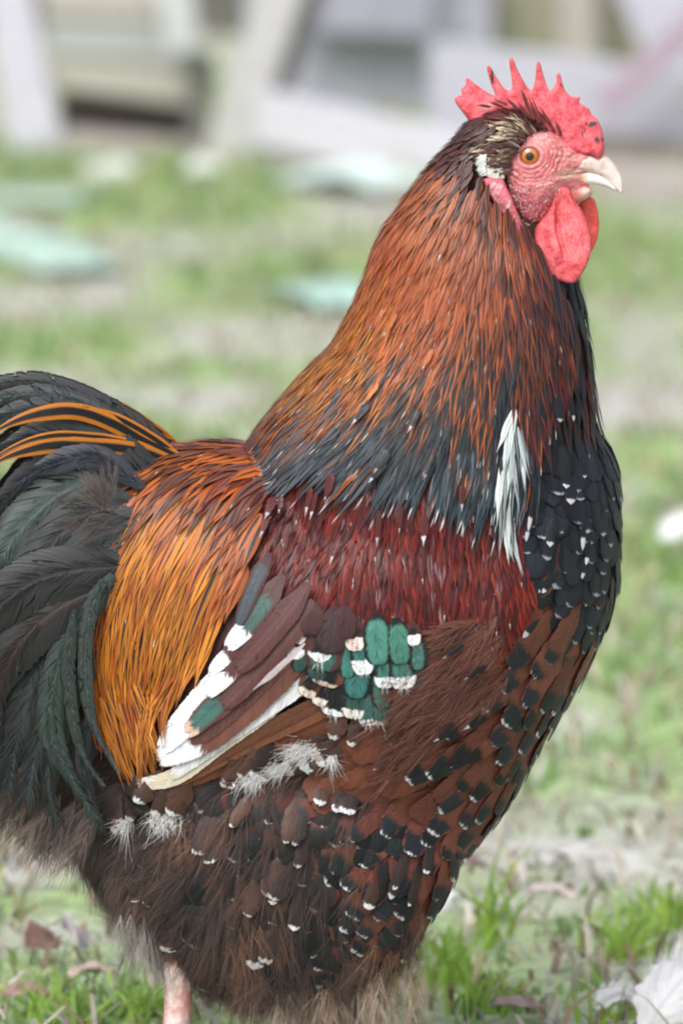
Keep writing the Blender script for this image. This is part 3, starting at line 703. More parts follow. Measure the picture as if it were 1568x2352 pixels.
for (x, y, wd, L, nb, ax, ay) in ((700, 1704, 58, 26, 190, -.6, -.5), (650, 1742, 40, 26, 110, -.8, -.6), (380, 1852, 66, 24, 200, -.2, -1), (322, 1885, 26, 34, 90, -.6, -.8), (578, 1764, 44, 26, 150, -.4, -.9), (762, 1722, 22, 30, 45, .1, -1)):   # loose white down
    q0, N = hit(x, y); dd_ = RT*ax+UP*ay; dd_ = (dd_-N*dd_.dot(N)).normalized(); sd_ = N.cross(dd_)
    for j in range(nb*2):
        o_ = q0+N*(.009+random.uniform(0, .003))+RT*(random.gauss(0, .28)*wd*U)+UP*(random.gauss(0, .16)*wd*U)
        d1 = np.array(dd_)+rng.normal(0, .5, 3); ss = np.linspace(0, 1, 5)[:, None]; Lj = L*U*random.uniform(.4, 1.3)
        pts_ = np.array(o_)+d1*Lj*ss+rng.normal(0, .3, 3)*Lj*ss**2
        SD.add(pts_[None], np.tile(np.array(sd_), (1, 5, 1)), np.array([.00034]), np.array([jc(random.choice([(.62, .62, .64), (.72, .72, .72), (.45, .42, .40)]), .1)]))
# pale skirts of down at the lower rim and the leg boots
for i in range(120):
    c = random.choice([0, 1, 1, 1]); x = random.gauss(330, 45) if c == 0 else random.gauss(770, 90); y = random.uniform(2070, 2150) if c == 0 else random.uniform(2170, 2290)
    q0 = P(x, y, random.uniform(-190, -20)*U); L = random.uniform(70, 120)*U
    pts_ = [q0+Vector((random.gauss(0, .1)*L*t, random.gauss(0, .1)*L*t, -L*t)) for t in (0, .33, .66, 1)]; nr = [Vector((random.gauss(0, .5), -1, 0)).normalized()]*4
    col = (.24, .225, .21) if c == 0 else random.choice([(.30, .19, .13), (.38, .28, .21), (.16, .10, .08)])
    plume(SD, pts_, nr, random.uniform(40, 70)*U, 40, .5, col, lerp3(col, (.5, .45, .4), .4), w=.0003, lift=(0, .002), droop=.3)
# rear flank down under the tail
for i in range(120):
    x = random.uniform(-60, 240); y = 1712+(x+60)*.60+random.uniform(-60, 60)
    q0 = P(x, y, random.uniform(-230, -30)*U*(.4+.6*smst(-60, 200, x))); L = random.uniform(60, 110)*U
    pts_ = [q0+Vector((-.5*L*t, 0, -.8*L*t)) for t in (0, .33, .66, 1)]; nr = [Vector((random.gauss(0, .4), -1, random.gauss(0, .3))).normalized()]*4
    col = random.choice([(.09, .065, .058), (.14, .095, .075), (.05, .04, .04)])
    plume(SD, pts_, nr, random.uniform(40, 70)*U, 40, .55, col, lerp3(col, (.3, .25, .22), .4), w=.0003, lift=(0, .003), droop=.3)
tag(SD.build('down', M_st, rooster), kind='stuff')

# ---- shoulder -------------------------------------------------------------
G_sh = [(620, 1120, -.6, .8), (650, 1250, -.25, 1), (700, 1200, -.15, 1), (1000, 1250, 0, 1), (900, 1400, .02, 1), (650, 1400, -.35, .9), (1150, 1400, .05, 1), (560, 1100, -.8, .6)]
def st_sh(x, y):
    r = random.random()
    s = dict(prof=pr_hackle, cup=.35, lift=.0032, jit=.1, rag=.1, len=random.uniform(70, 105), w=random.uniform(15, 24), A=random.choice([MAR, MAR, (.17, .018, .010), (.12, .010, .007), (.075, .008, .008), (.05, .009, .012)] + [(.20, .10, .11)]*(random.random() < .3)), B=(.05, .006, .006), hw=.25, va=.35)  # the lilac-red choice puts streak highlights into the feather colour
    if r < .035: s.update(T=CRM if r < .02 else (.5, .45, .45), tip=.86, w=12, len=80)
    if y > 1380 and random.random() < .3: s.update(A=(.035, .012, .014))
    if x < 640: s.update(A=random.choice([MAR, (.2, .04, .015), (.10, .03, .03)]))
    return s
Fs = region('shoulder', [(560, 1070), (700, 1040), (1180, 1080), (1210, 1350), (1150, 1440), (960, 1460), (740, 1450), (640, 1440), (585, 1300), (560, 1200)], G_sh, 24000, 9, st_sh, M_gl, 6, 5, layer=.0035)
tag(Fs.build('shoulder_plumage', M_gl, rooster), kind='stuff')

# ---- folded wing ----------------------------------------------------------
wing = empty('wing', (0, 0, 0)); wing.parent = rooster; wing_far = empty('wing', (0, 0, 0)); wing_far.parent = rooster
def W4(x, y): return (287+x*.5126, 1320.5+y*.5126)
def drape(pts, n, lift_, back=0):
    out = []; nr = []
    last = None
    for x, y in catmull(pts, n):
        l, N = hit(x, y)
        if l is None or (last is not None and abs(l.y-last) > .04): l = P(x, y, last if last is not None else -.05); N = Vector((0, -1, 0))
        last = l.y; out.append(l); nr.append(N)
    ys = [o.y for o in out]; sm = np.convolve([ys[0]]*2+ys+[ys[-1]]*2, [.2]*5, 'valid')
    av = sum(nr, Vector())/len(nr); nr = [(N*.35+av*.65).normalized() for N in nr]
    res = []
    for o, s in zip(out, sm):
        q = proj(o); res.append(P(q[0], q[1], min(s, o.y)-lift_))
    return res, nr
def pr_quill(v): return (np.minimum(1, v*3+.3))*np.sqrt(np.clip(1-np.clip((v-.62)/.38, 0, 1)**2.4, 0.0004, 1))*(1-.1*v)
def blade(name, pts, w, A, B=None, T=None, hw=-1, st=0, tip=2, lift_=.006, prof=pr_quill, n=24, cols=9, cup=.04, par=None, mat=None, rag=.05, roll=0., mirror=True):
    F = Feathers(n, cols); q, nr = drape(pts, n, lift_)
    F.add(q, nr, w*U, prof, A, B, T, hw, st, tip, lift=(0, .001), cup=cup, ragged=rag, roll=roll)
    return F.build(name, mat or M_wg, wing, False, split=wing_far)
FLT = [  # centre line in survey units, width, colours
    ([(600, 1250), (560, 1380), (490, 1510), (420, 1640), (360, 1740)], 120, (.085, .035, .032), None, None, -1, 0, 2, .003),
    ([(580, 1300), (530, 1400), (470, 1500), (415, 1600)], 60, (.10, .04, .036), (.05, .02, .02), None, .4, 0, 2, .005),
    ([(850, 1600), (740, 1662), (610, 1716), (500, 1760), (400, 1806)], 62, (.15, .052, .028), None, None, -1, 0, 2, .004),
    ([(840, 1575), (720, 1640), (590, 1700), (470, 1760), (385, 1810)], 46, (.20, .075, .040), None, None, -1, 0, 2, .0055),
    ([(820, 1560), (700, 1630), (580, 1690), (470, 1750), (385, 1800)], 40, (.13, .05, .03), None, None, -1, 0, 2, .0062),
    ([(720, 1560), (600, 1640), (500, 1712), (400, 1784), (305, 1802)], 50, CRM, None, WHT, -1, 0, .9, .0070),
    ([(790, 1510), (677, 1583), (595, 1638), (518, 1690), (440, 1745), (380, 1794)], 50, (.70, .70, .74), None, (.66, .60, .52), -1, 0, .92, .0078),
    ([(760, 1490), (660, 1560), (580, 1622), (510, 1672), (450, 1712)], 34, (.17, .06, .036), (.12, .05, .04), None, .6, 0, 2, .0084),
    ([(740, 1450), (650, 1540), (570, 1615), (490, 1680), (410, 1722), (350, 1748)], 88, (.15, .06, .048), None, (.76, .78, .84), -1, 0, .70, .0090),
    ([(730, 1430), (640, 1520), (560, 1600), (480, 1672), (425, 1705)], 60, (.11, .045, .040), (.10, .04, .04), None, .6, 0, 2, .0096),
    ([(600, 1470), (500, 1570), (430, 1650), (365, 1730)], 74, (.74, .74, .78), None, WHT, -1, 0, 2, .0100),
    ([(710, 1400), (610, 1520), (520, 1610), (450, 1668)], 60, (.105, .042, .040), (.09, .036, .036), None, .6, .62, 2, .0106),
    ([(680, 1400), (580, 1530), (490, 1625), (420, 1694)], 64, (.10, .042, .038), (.05, .13, .115), (.60, .40, .33), .7, .62, .87, .0110),
    ([(720, 1380), (650, 1470), (580, 1550), (505, 1632)], 66, (.095, .038, .036), (.12, .055, .05), None, .35, 0, 2, .0116),
    ([(650, 1380), (560, 1500), (466, 1604)], 66, (.09, .037, .035), None, WHT, -1, 0, .72, .0122),
    ([(610, 1400), (535, 1490), (480, 1550)], 42, (.08, .03, .03), None, WHT, -1, 0, .62, .0126),
    ([(650, 1320), (590, 1410), (518, 1496)], 60, (.07, .03, .03), (.05, .10, .09), WHT, .6, .3, .70, .0130),
    ([(620, 1270), (582, 1350), (545, 1444)], 44, (.055, .02, .022), (.055, .07, .085), None, .55, .2, 2, .0136),
    ([(710, 1340), (650, 1420), (590, 1490), (540, 1545)], 64, (.085, .03, .03), (.11, .05, .05), None, .3, 0, 2, .0136),
]
for pts_, w, A, B, T, hw, st, tp, lf in FLT: blade('flight_feather', pts_, w, A, B, T, hw, st, tp, lf)
for a, b in (((700, 1478), (575, 1590)), ((676, 1500), (588, 1580))):   # pale outer edges
    blade('flight_feather', [a, ((a[0]+b[0])/2-4, (a[1]+b[1])/2+6), b], 15, (.45, .38, .40), None, None, -1, 0, 2, .017, prof=pr_sickle)
CV = [  # tip x, tip y, length, width, lean, colours (edge, centre, tip), stripe, start, tip start
    (697, 1604, 110, 52, -.5, (.10, .04, .03), BLK, (.70, .60, .54), .6, .3, .80), (728, 1625, 110, 56, -.4, (.10, .04, .03), BLK, (.72, .66, .62), .6, .3, .80), (764, 1641, 110, 58, -.25, (.10, .04, .03), BLK, WHT, .6, .3, .83),
    (892, 1662, 120, 60, .1, (.13, .05, .035), (.03, .06, .055), (.45, .30, .25), .6, .3, .88), (815, 1655, 110, 62, -.1, BLK, (.03, .08, .07), (.74, .70, .66), .7, .3, .76), (845, 1674, 120, 52, 0, BLK, (.04, .11, .10), WHT, .7, .3, .84), (872, 1675, 120, 50, .05, BLK, (.04, .11, .10), CRM, .7, .3, .88),
    (930, 1630, 110, 62, .1, (.11, .045, .035), (.03, .06, .055), None, .5, .3, 2), (965, 1600, 110, 60, .1, (.10, .04, .03), (.03, .05, .05), None, .5, .3, 2), (881, 1630, 110, 50, .05, BLK, (.045, .15, .13), None, .75, .2, 2),
    (743, 1580, 100, 70, -.35, (.10, .04, .03), BLK, (.66, .52, .46), .75, .3, .86), (720, 1565, 90, 60, -.4, BLK, (.03, .09, .08), None, .7, .3, 2), (820, 1600, 110, 56, -.05, BLK, (.04, .16, .15), None, .8, .1, 2), (794, 1560, 110, 38, -.1, BLK, (.05, .19, .17), None, .85, .1, 2),
    (682, 1548, 90, 44, -.4, BLK, (.03, .09, .08), None, .7, .3, 2), (672, 1514, 80, 38, -.4, (.06, .02, .02), BLK, WHT, .6, .3, .62), (682, 1478, 80, 32, -.35, (.06, .02, .02), BLK, (.74, .68, .62), .6, .3, .70),
    (736, 1548, 110, 72, -.15, (.07, .025, .025), (.035, .12, .10), BLK, .75, .5, .93), (733, 1532, 100, 54, -.2, (.07, .025, .025), BLK, WHT, .7, .3, .70), (884, 1586, 90, 40, 0, BLK, (.05, .17, .14), WHT, .7, .3, .68), (926, 1584, 100, 54, .12, BLK, (.05, .17, .14), WHT, .7, .3, .68),
    (960, 1540, 90, 46, .1, BLK, (.05, .16, .13), None, .7, .3, 2), (838, 1556, 100, 46, .12, BLK, (.04, .15, .14), WHT, .8, .1, .62), (812, 1498, 80, 46, -.05, (.05, .015, .015), BLK, (.74, .62, .58), .6, .3, .58), (866, 1540, 124, 56, .05, BLK, (.07, .23, .19), BLK, .84, .12, .95),
    (922, 1528, 112, 52, .12, BLK, (.06, .20, .15), BLK, .82, .15, .94), (948, 1484, 60, 30, .1, (.06, .02, .02), BLK, WHT, .6, .3, .55), (760, 1500, 110, 56, -.1, (.045, .022, .026), (.05, .03, .036), None, .6, .2, 2), (790, 1470, 80, 40, 0, (.05, .02, .022), None, None, -1, 0, 2),
    (707, 1460, 80, 44, -.2, (.05, .018, .02), None, None, -1, 0, 2),
]
SWg = Strands(4)
def barbs(pts_, w, A, B, tp, lift_, nb, ang=.55):
    q, nr = drape(pts_, 8, lift_); plume(SWg, q, nr, w*.5*U, nb, ang, B or A, A, w=.00042, lift=(.0003, .0005), seedc=.9, white=(tp, 1.1) if tp < 1 else None, droop=.05)
for i, (tx, ty, L, w, ln, A, B, T, hw, st, tp) in enumerate(CV):
    dx, dy = ln, 1.; m = math.hypot(dx, dy); dx /= m; dy /= m
    w *= 1.26*random.uniform(.9, 1.1); hw *= .8 if hw > 0 else 1; tx += random.gauss(0, 2); ty += random.gauss(0, 3)
    blade('covert', [(tx-dx*L, ty-dy*L), (tx-dx*L*.5, ty-dy*L*.5), (tx, ty)], w, A, B, T, hw, st, tp, .0075+.00012*i, prof=pr_round, n=14, cols=9, cup=.07, rag=.06, mat=M_wg)
    barbs([(tx-dx*L*.8, ty-dy*L*.8), (tx-dx*L*.4, ty-dy*L*.4), (tx-dx*16, ty-dy*16)], w*.66, A, B, tp if T in (WHT, CRM) else 2, .0075+.00012*i, 90)

tag(SWg.build('covert_barbs', M_st, wing, mirror=False), kind='stuff')
# brown loose feathers over the front of the wing
Fw = Strands(4); fbr = field(G_breast)
for i in range(75):
    x = random.uniform(985, 1190); y = 1425+(1180-x)*.85+random.uniform(-70, 130); L = random.uniform(90, 150)
    h_ = hit(x, y)
    if h_[0] is None: continue
    q, nr = trace(h_[0], fbr, L*U, 5, random.gauss(0, .15)); c = jc(random.choice([(.12, .042, .030), (.15, .055, .038), (.09, .034, .026)]), .15)
    plume(Fw, q, nr, random.uniform(36, 60)*U, 110, .42, c, lerp3(c, (.2, .09, .07), .3), w=.0005, lift=(.004, .0085+random.uniform(0, .002)), droop=.1)
tag(Fw.build('downy_breast_feather', M_st, rooster), kind='stuff')

# ---- saddle ---------------------------------------------------------------
G_sad = [(600, 1050, -.95, .3), (560, 1080, -.85, .5), (450, 1080, -.7, .6), (380, 1080, -.6, .75), (300, 1080, -.8, .5), (500, 1200, -.4, .9), (350, 1200, -.5, 1), (560, 1170, -.5, .85), (560, 1280, -.42, .9), (450, 1400, -.38, 1), (300, 1400, -.12, 1), (220, 1330, -.5, .85), (200, 1450, .0, 1), (400, 1550, -.3, 1), (300, 1600, .15, 1), (250, 1700, .25, 1), (330, 1700, .18, 1), (500, 1400, -.35, 1)]
def st_sad(x, y):
    s = dict(prof=pr_hackle, cup=.12, lift=.0042, jit=.045, rag=.04, len=random.uniform(190, 270), w=random.uniform(20, 29), A=random.choice([ORG, ORG, ORG2, (.50, .18, .02)]), B=random.choice([BLK, BLK, (.05, .015, .006)]), hw=random.uniform(.14, .34), va=.22, roll=.1)
    if y < 1130+random.gauss(0, 25): s.update(A=random.choice([ORG2, (.24, .07, .02), (.15, .05, .022), (.09, .035, .022)]), len=random.uniform(110, 170))
    if x > 545: s.update(A=random.choice([(.22, .05, .02), (.13, .02, .012), (.14, .045, .03), ORG2]) if y < 1170 else ORG2, len=130)
    if random.random() < .03: s.update(T=CRM, tip=.93)
    if y > 1560: s.update(len=random.uniform(120, 200))
    return s
Fsd = region('saddle', [(300, 1010), (420, 1030), (620, 1030), (640, 1120), (615, 1220), (580, 1300), (535, 1370), (475, 1450), (395, 1560), (335, 1630), (290, 1640), (235, 1560), (200, 1440), (215, 1320), (265, 1180)], G_sad, 15000, 11.5, st_sad, M_gl, 11, 5, layer=.009)
fs = field(G_sad)
for i in range(70):   # free tips hanging below the edge
    x = random.uniform(225, 345); y = random.uniform(1500, 1620)
    p0 = hit(x, y)[0]
    if p0 is None: continue
    L = random.uniform(140, 250); n = 11; q = []; nr = []
    for k_ in range(n+1):
        t = k_/n; yy = y+L*t; xx = x+L*(.05*t+.22*t*t)*(1 if x < 320 else -.1); q.append(P(xx, yy, p0.y-.012-.004*t)); nr.append(Vector((-.2, -1, .1)).normalized())
    Fsd.add(q, nr, random.uniform(14, 20)*U, pr_hackle, jc(random.choice([ORG, ORG, ORG2]), .2), BLK, None, random.uniform(.15, .35), 0, 2, lift=(-.004, .003), cup=.4, roll=random.gauss(0, .3))
tag(Fsd.build('saddle_plumage', M_gl, rooster), kind='stuff')

# ---- tail -----------------------------------------------------------------
tail = empty('tail', (0, 0, 0)); tail.parent = rooster
def tailf(pts, w, y0, y1, A, B=None, hw=-1, T=None, tip=2, prof=pr_sickle, cup=.1, roll=0., n=36, st=0, name='tail_feather', rag=.04, mirror=True):
    F = Feathers(n, 9); c = catmull(pts, n); q = [P(x, y, (y0+(y1-y0)*i/n)*U) for i, (x, y) in enumerate(c)]
    F.add(q, [Vector((0, -1, .15)).normalized()]*(n+1), w*U, prof, A, B, T, hw, st, tip, lift=(0, 0), cup=cup, roll=roll, ragged=rag)
    return F.build(name, M_gl if name == 'saddle_hackle' else M_tl, tail, False, split=tail)
GRT = (.055, .075, .074); GT2 = (.07, .105, .098); BG = (.025, .030, .036)
# deep layer: a fan of dark feathers
for i in range(34):
    a = math.radians(random.uniform(170, 262)); L = random.uniform(330, 520); x0 = 330+random.uniform(-30, 30); y0 = 1180+(i/34)*420+random.uniform(-20, 20)
    a = math.radians(175+ (i/34)*80+random.uniform(-8, 8)); L *= 1-.5*smst(12, 34, i); dx, dy = math.cos(a), -math.sin(a)
    pts_ = [(x0, y0), (x0+dx*L*.35, y0+dy*L*.35-10), (x0+dx*L*.7, y0+dy*L*.7+25), (x0+dx*L*.95, y0+dy*L+70)]
    tailf(pts_, random.uniform(70, 110), -random.uniform(50, 110), -random.uniform(40, 130), jc(random.choice([BLK, BG, BLK, (.02, .026, .028)])), GRT if random.random() < .3 else None, .5, name='tail_feather', roll=random.gauss(0, .2))
TF = [
    ([(430, 1070), (330, 985), (230, 925), (120, 884), (20, 880), (-120, 915), (-250, 990)], 46, -10, -20, BG, (.05, .05, .055), .5),
    ([(400, 1075), (280, 980), (180, 925), (90, 905), (-20, 920), (-160, 990)], 52, -40, -60, (.028, .034, .038), (.10, .13, .13), .6),
    ([(390, 1080), (260, 995), (150, 950), (60, 945), (-40, 985), (-180, 1090)], 66, -70, -90, BLK, (.045, .07, .07), .6),
    ([(380, 1090), (250, 1020), (130, 1000), (30, 1025), (-80, 1100)], 80, -90, -110, BLK, BG, .5),
    ([(380, 1120), (250, 1060), (130, 1070), (20, 1140), (-80, 1250)], 90, -100, -120, BLK, BG, .5),
    ([(330, 1120), (220, 1050), (120, 1066), (40, 1106)], 62, -150, -170, (.022, .024, .036), (.05, .055, .085), .8),
    ([(300, 1130), (190, 1110), (90, 1170), (10, 1270), (-60, 1400)], 118, -130, -170, (.025, .034, .035), (.11, .155, .15), .75),
    ([(320, 1160), (210, 1170), (110, 1260), (40, 1370), (0, 1450)], 110, -150, -190, (.025, .028, .034), (.045, .055, .06), .6),
    ([(330, 1180), (240, 1230), (170, 1330), (110, 1440), (70, 1560)], 120, -170, -215, (.022, .026, .034), (.05, .07, .075), .75),
    ([(310, 1230), (240, 1310), (170, 1430), (125, 1540), (100, 1650)], 92, -190, -230, (.024, .032, .032), (.08, .115, .10), .75),
    ([(260, 1320), (190, 1420), (130, 1540), (118, 1680), (160, 1780), (222, 1880)], 66, -225, -240, (.025, .036, .036), (.05, .085, .075), .7),
    ([(235, 1330), (205, 1420), (196, 1530), (214, 1660), (270, 1768)], 34, -262, -268, (.035, .05, .048), (.07, .10, .095), .6),
    ([(170, 1400), (160, 1500), (162, 1600), (185, 1720), (235, 1800)], 30, -262, -262, (.03, .045, .042), (.06, .085, .08), .5),
    ([(240, 1420), (150, 1560), (90, 1700), (60, 1830)], 110, -200, -220, BG, (.04, .055, .055), .5),
    ([(300, 1300), (170, 1310), (60, 1345), (-30, 1430), (-90, 1560)], 130, -210, -240, BLK, (.014, .012, .014), .5),
    ([(300, 1330), (170, 1375), (70, 1450), (10, 1550), (-30, 1700)], 120, -215, -240, BLK, (.035, .016, .012), .3),
    ([(270, 1400), (160, 1460), (80, 1570), (40, 1700), (20, 1820)], 100, -205, -225, BLK, (.04, .05, .055), .4),
    ([(220, 1440), (100, 1550), (30, 1680), (-10, 1790), (-40, 1870)], 100, -190, -200, BLK, BG, .4),
    ([(250, 1450), (170, 1560), (120, 1700), (110, 1800), (130, 1880)], 80, -210, -215, BLK, (.035, .05, .05), .5),
    ([(215, 1620), (190, 1720), (200, 1800), (235, 1905)], 36, -225, -235, BLK, (.03, .04, .042), .5),
]
for pts_, w, y0, y1, A, B, hw in TF: tailf(pts_, w, y0, y1, tuple(q*.55 for q in A), tuple(q*.50 for q in B), hw)
SADL = [([(440, 1062), (330, 1010), (264, 975), (200, 950), (141, 944), (66, 957), (0, 985), (-90, 1040)], 38, -190), ([(440, 1075), (340, 1030), (264, 1010), (200, 1002), (130, 1000), (60, 1015), (-10, 1050), (-80, 1100)], 20, -200),
        ([(440, 1080), (350, 1045), (280, 1030), (210, 1025), (132, 1022), (66, 1034), (0, 1058), (-80, 1110)], 38, -205), ([(430, 1060), (350, 1005), (290, 970), (230, 945), (190, 932)], 22, -120),
        ([(450, 1065), (390, 1040), (330, 1005), (280, 985), (240, 965)], 22, -150), ([(460, 1075), (400, 1055), (340, 1035), (270, 1030), (200, 1040)], 24, -215), ([(480, 1085), (420, 1075), (360, 1070), (300, 1080), (260, 1100)], 26, -225)]
for i, (pts_, w, yy) in enumerate(SADL[:4]): tailf(pts_, w, -60, yy, jc(ORG, .1), BLK, .5, name='saddle_hackle', cup=.1)
# barbs lying over the vanes of the tail
ST = Strands(4)
for pts_, w, y0, y1, A, B, hw in TF:
    c = catmull(pts_, 14); q = [P(x, y, (y0+(y1-y0)*i/14)*U) for i, (x, y) in enumerate(c)]
    plume(ST, q, [Vector((0, -1, .15)).normalized()]*15, w*.46*U, 420, .62, tuple(z*.75 for z in B), tuple(z*.45 for z in A), w=.0005, lift=(.0006, .0012), seedc=1.3, droop=.05)
# grey tuft of down at the tail root
for i in range(9):
    q0 = P(258+random.gauss(0, 14), 1165+random.gauss(0, 8), -245*U); a = math.radians(random.uniform(85, 160)); L = random.uniform(55, 85)*U
    pts_ = [q0+Vector((math.cos(a)*L*t, -.006*t, math.sin(a)*L*t)) for t in (0, .33, .66, 1)]
    plume(ST, pts_, [Vector((0, -1, 0))]*4, 40*U, 44, .45, (.13, .105, .10), (.24, .19, .18), w=.00035, lift=(0, .003), droop=-.25)
for i in range(14):
    q0 = P(250+random.gauss(0, 30), 1180+random.gauss(0, 20), -240*U); a = math.radians(random.uniform(150, 230)); L = random.uniform(60, 90)*U
    pts_ = [q0+Vector((math.cos(a)*L*t, -.003*t, math.sin(a)*L*t)) for t in (0, .33, .66, 1)]
    plume(ST, pts_, [Vector((0, -1, 0))]*4, 36*U, 36, .5, (.05, .04, .042), (.12, .095, .09), w=.0003, lift=(0, .002), droop=.1)
tag(ST.build('down', M_st, tail), kind='stuff')

# ---- neck hackle ----------------------------------------------------------
G_neck = [(1080, 330, -.85, .55), (1020, 400, -.6, .8), (950, 500, -.45, .9), (880, 650, -.38, .95), (820, 750, -.45, .9), (750, 850, -.62, .8), (650, 980, -.8, .55), (600, 1060, -.9, .45), (1060, 450, -.35, 1), (1050, 600, -.3, 1), (1000, 800, -.42, .9),
          (900, 950, -.55, .85), (750, 1050, -.78, .6), (1150, 600, -.05, 1), (1120, 800, -.1, 1), (1100, 1000, -.12, 1), (1220, 700, .15, 1), (1280, 850, .05, 1), (1200, 1000, .06, 1), (1125, 440, -.12, 1), (1150, 490, -.1, 1), (1185, 560, .1, 1), (1240, 620, .2, 1), (1110, 400, -.35, 1), (1330, 760, .1, 1), (950, 1100, -.4, .95), (1050, 1120, -.2, 1), (800, 1120, -.65, .8), (1330, 650, .2, 1)]
def NA(A, B, hw, T=None, tip=2, w=None, L=None): return dict(A=A, B=B, hw=hw, T=T or A, tip=tip, **({'w': w} if w else {}), **({'len': L} if L else {}))
DKB = (.07, .026, .022); BK2 = (.011, .0125, .017); GRY = (.085, .09, .11)  # GRY puts the grey gloss of the black hackles into colour
A_neck = [(1090, 340, NA(DKB, BK2, .3)), (1040, 380, NA((.10, .035, .028), BK2, .25)), (1100, 420, NA((.09, .03, .025), BK2, .3)), (980, 480, NA((.32, .09, .03), (.05, .02, .015), .15)), (1060, 500, NA((.26, .07, .028), BK2, .2)), (1120, 500, NA((.14, .04, .024), BK2, .25)),
          (920, 580, NA(RUST, (.07, .02, .01), .18)), (1020, 600, NA((.34, .085, .024), (.06, .02, .01), .12)), (1110, 600, NA((.28, .065, .022), BK2, .2)), (1180, 600, NA((.12, .03, .02), BK2, .3)), (880, 700, NA((.40, .11, .02), BK2, .25)), (980, 700, NA(RUST, (.09, .025, .012), .1)),
          (1080, 700, NA((.28, .065, .02), BK2, .22)), (1180, 700, NA((.13, .03, .018), BK2, .3)), (1250, 700, NA((.06, .018, .016), BK2, .5)), (830, 800, NA(ORG, BK2, .35)), (930, 800, NA((.36, .09, .018), (.05, .02, .01), .25)), (1030, 780, NA((.34, .085, .018), BK2, .4, BK2, .85)),
          (1130, 800, NA((.20, .05, .016), BK2, .5)), (1230, 820, NA((.10, .018, .012), BK2, .5)), (1300, 800, NA((.14, .018, .012), (.04, .012, .01), .35)), (1330, 700, NA((.08, .02, .016), BK2, .5)), (760, 880, NA(ORG, BK2, .4)), (850, 900, NA((.38, .11, .015), BK2, .45)), (700, 960, NA(ORG2, BK2, .5)),
          (640, 1010, NA((.10, .05, .03), BK2, .7)), (930, 900, NA((.12, .045, .02), BK2, .7)), (1040, 880, NA(ORG2, BK2, .55)), (1080, 900, NA(BK2, TEALD, .5)), (1160, 900, NA((.13, .03, .014), BK2, .6)), (1240, 920, NA((.12, .015, .010), BK2, .35)), (760, 1000, NA((.14, .05, .02), GRY, .45)),
          (860, 1010, NA(BK2, (.05, .055, .07), .5)), (960, 1000, NA(BK2, TEALD, .5)), (1060, 1010, NA(BK2, TEALD, .5)), (1200, 1010, NA(BK2, TEALD, .5)), (680, 1070, NA(BK2, GRY, .5)), (780, 1080, NA(BK2, GRY, .5)), (900, 1100, NA(BK2, (.03, .055, .065), .5)), (1000, 1120, NA(BK2, (.025, .055, .07), .5)),
          (1100, 1130, NA(BK2, (.025, .045, .055), .5)), (1190, 1130, NA(BK2, TEALD, .5)), (620, 1070, NA((.09, .03, .03), GRY, .4)), (1290, 930, NA((.09, .012, .01), BK2, .5))]
def mk_st_neck(layer):
    def st(x, y):
        t = smst(300, 900, y); L = (70+140*t)*random.uniform(.85, 1.15); w = (12+12*t)*random.uniform(.75, 1.2)
        if y < 400: L *= .75
        a = nearest(A_neck, x-L*.22, y+L*.45, 26+12*t); s = dict(prof=pr_hackle, cup=.12, lift=.0031, jit=.06, rag=.05, len=L, w=w, va=.24, roll=.10, st=0); s.update(a)
        if y > 880 and random.random() < .22: s.update(A=random.choice([(.10, .11, .13), (.06, .07, .085)]), hw=.35, B=BK2)  # glossy grey highlights painted as the colour of some dark hackles
        if y > 850 and random.random() < .05: s.update(A=ORG2)
        r = random.random()
        if r < .04+.06*t: s.update(T=random.choice([(.45, .46, .52), (.38, .4, .46), CRM]), tip=random.uniform(.90, .95))
        if y+L > 1190 and r < .25: s.update(T=(.6, .62, .66), tip=random.uniform(.84, .93))
        return s
    return st
neck_poly = [(1150, 300), (1090, 270), (1000, 300), (860, 520), (740, 780), (600, 930), (470, 1040), (560, 1050), (680, 1020), (820, 1005), (1000, 1015), (1130, 1045), (1195, 1030), (1215, 900), (1275, 780), (1290, 690), (1238, 600), (1205, 545), (1172, 515), (1118, 440), (1096, 400), (1095, 350)]
Fn = region('neck', neck_poly, G_neck, 40000, 9.6, mk_st_neck(0), M_gl, 10, 5, layer=.0065)
fn = field(G_neck)
# white hackles low on the side of the neck
for i in range(40):
    y0 = random.uniform(935, 1190); x0 = 1154+18*smst(1080, 940, y0)+random.gauss(0, 9); L = random.uniform(110, 160); w = random.uniform(8, 15)
    if y0+L > 1335: L = 1335-y0+random.uniform(-20, 5)
    h_ = hit(x0, y0)
    q, nr = trace(h_[0], field([(1160, 1000, -.06, 1), (1150, 1150, -.02, 1), (1150, 1250, .1, 1)]), L*U, 10, random.gauss(0, .09))
    Fn.add(q, nr, w*U, pr_hackle, jc(random.choice([(.50, .54, .54), (.60, .64, .64), (.36, .40, .42), (.20, .25, .27), (.03, .035, .04)]), .1), (.30, .36, .37), None, .2, 0, 2, lift=(.0092, .0122+random.uniform(0, .002)), cup=.25, roll=random.gauss(0, .25), ragged=.15)
tag(Fn.build('neck_hackle', M_gl, rooster), kind='stuff')
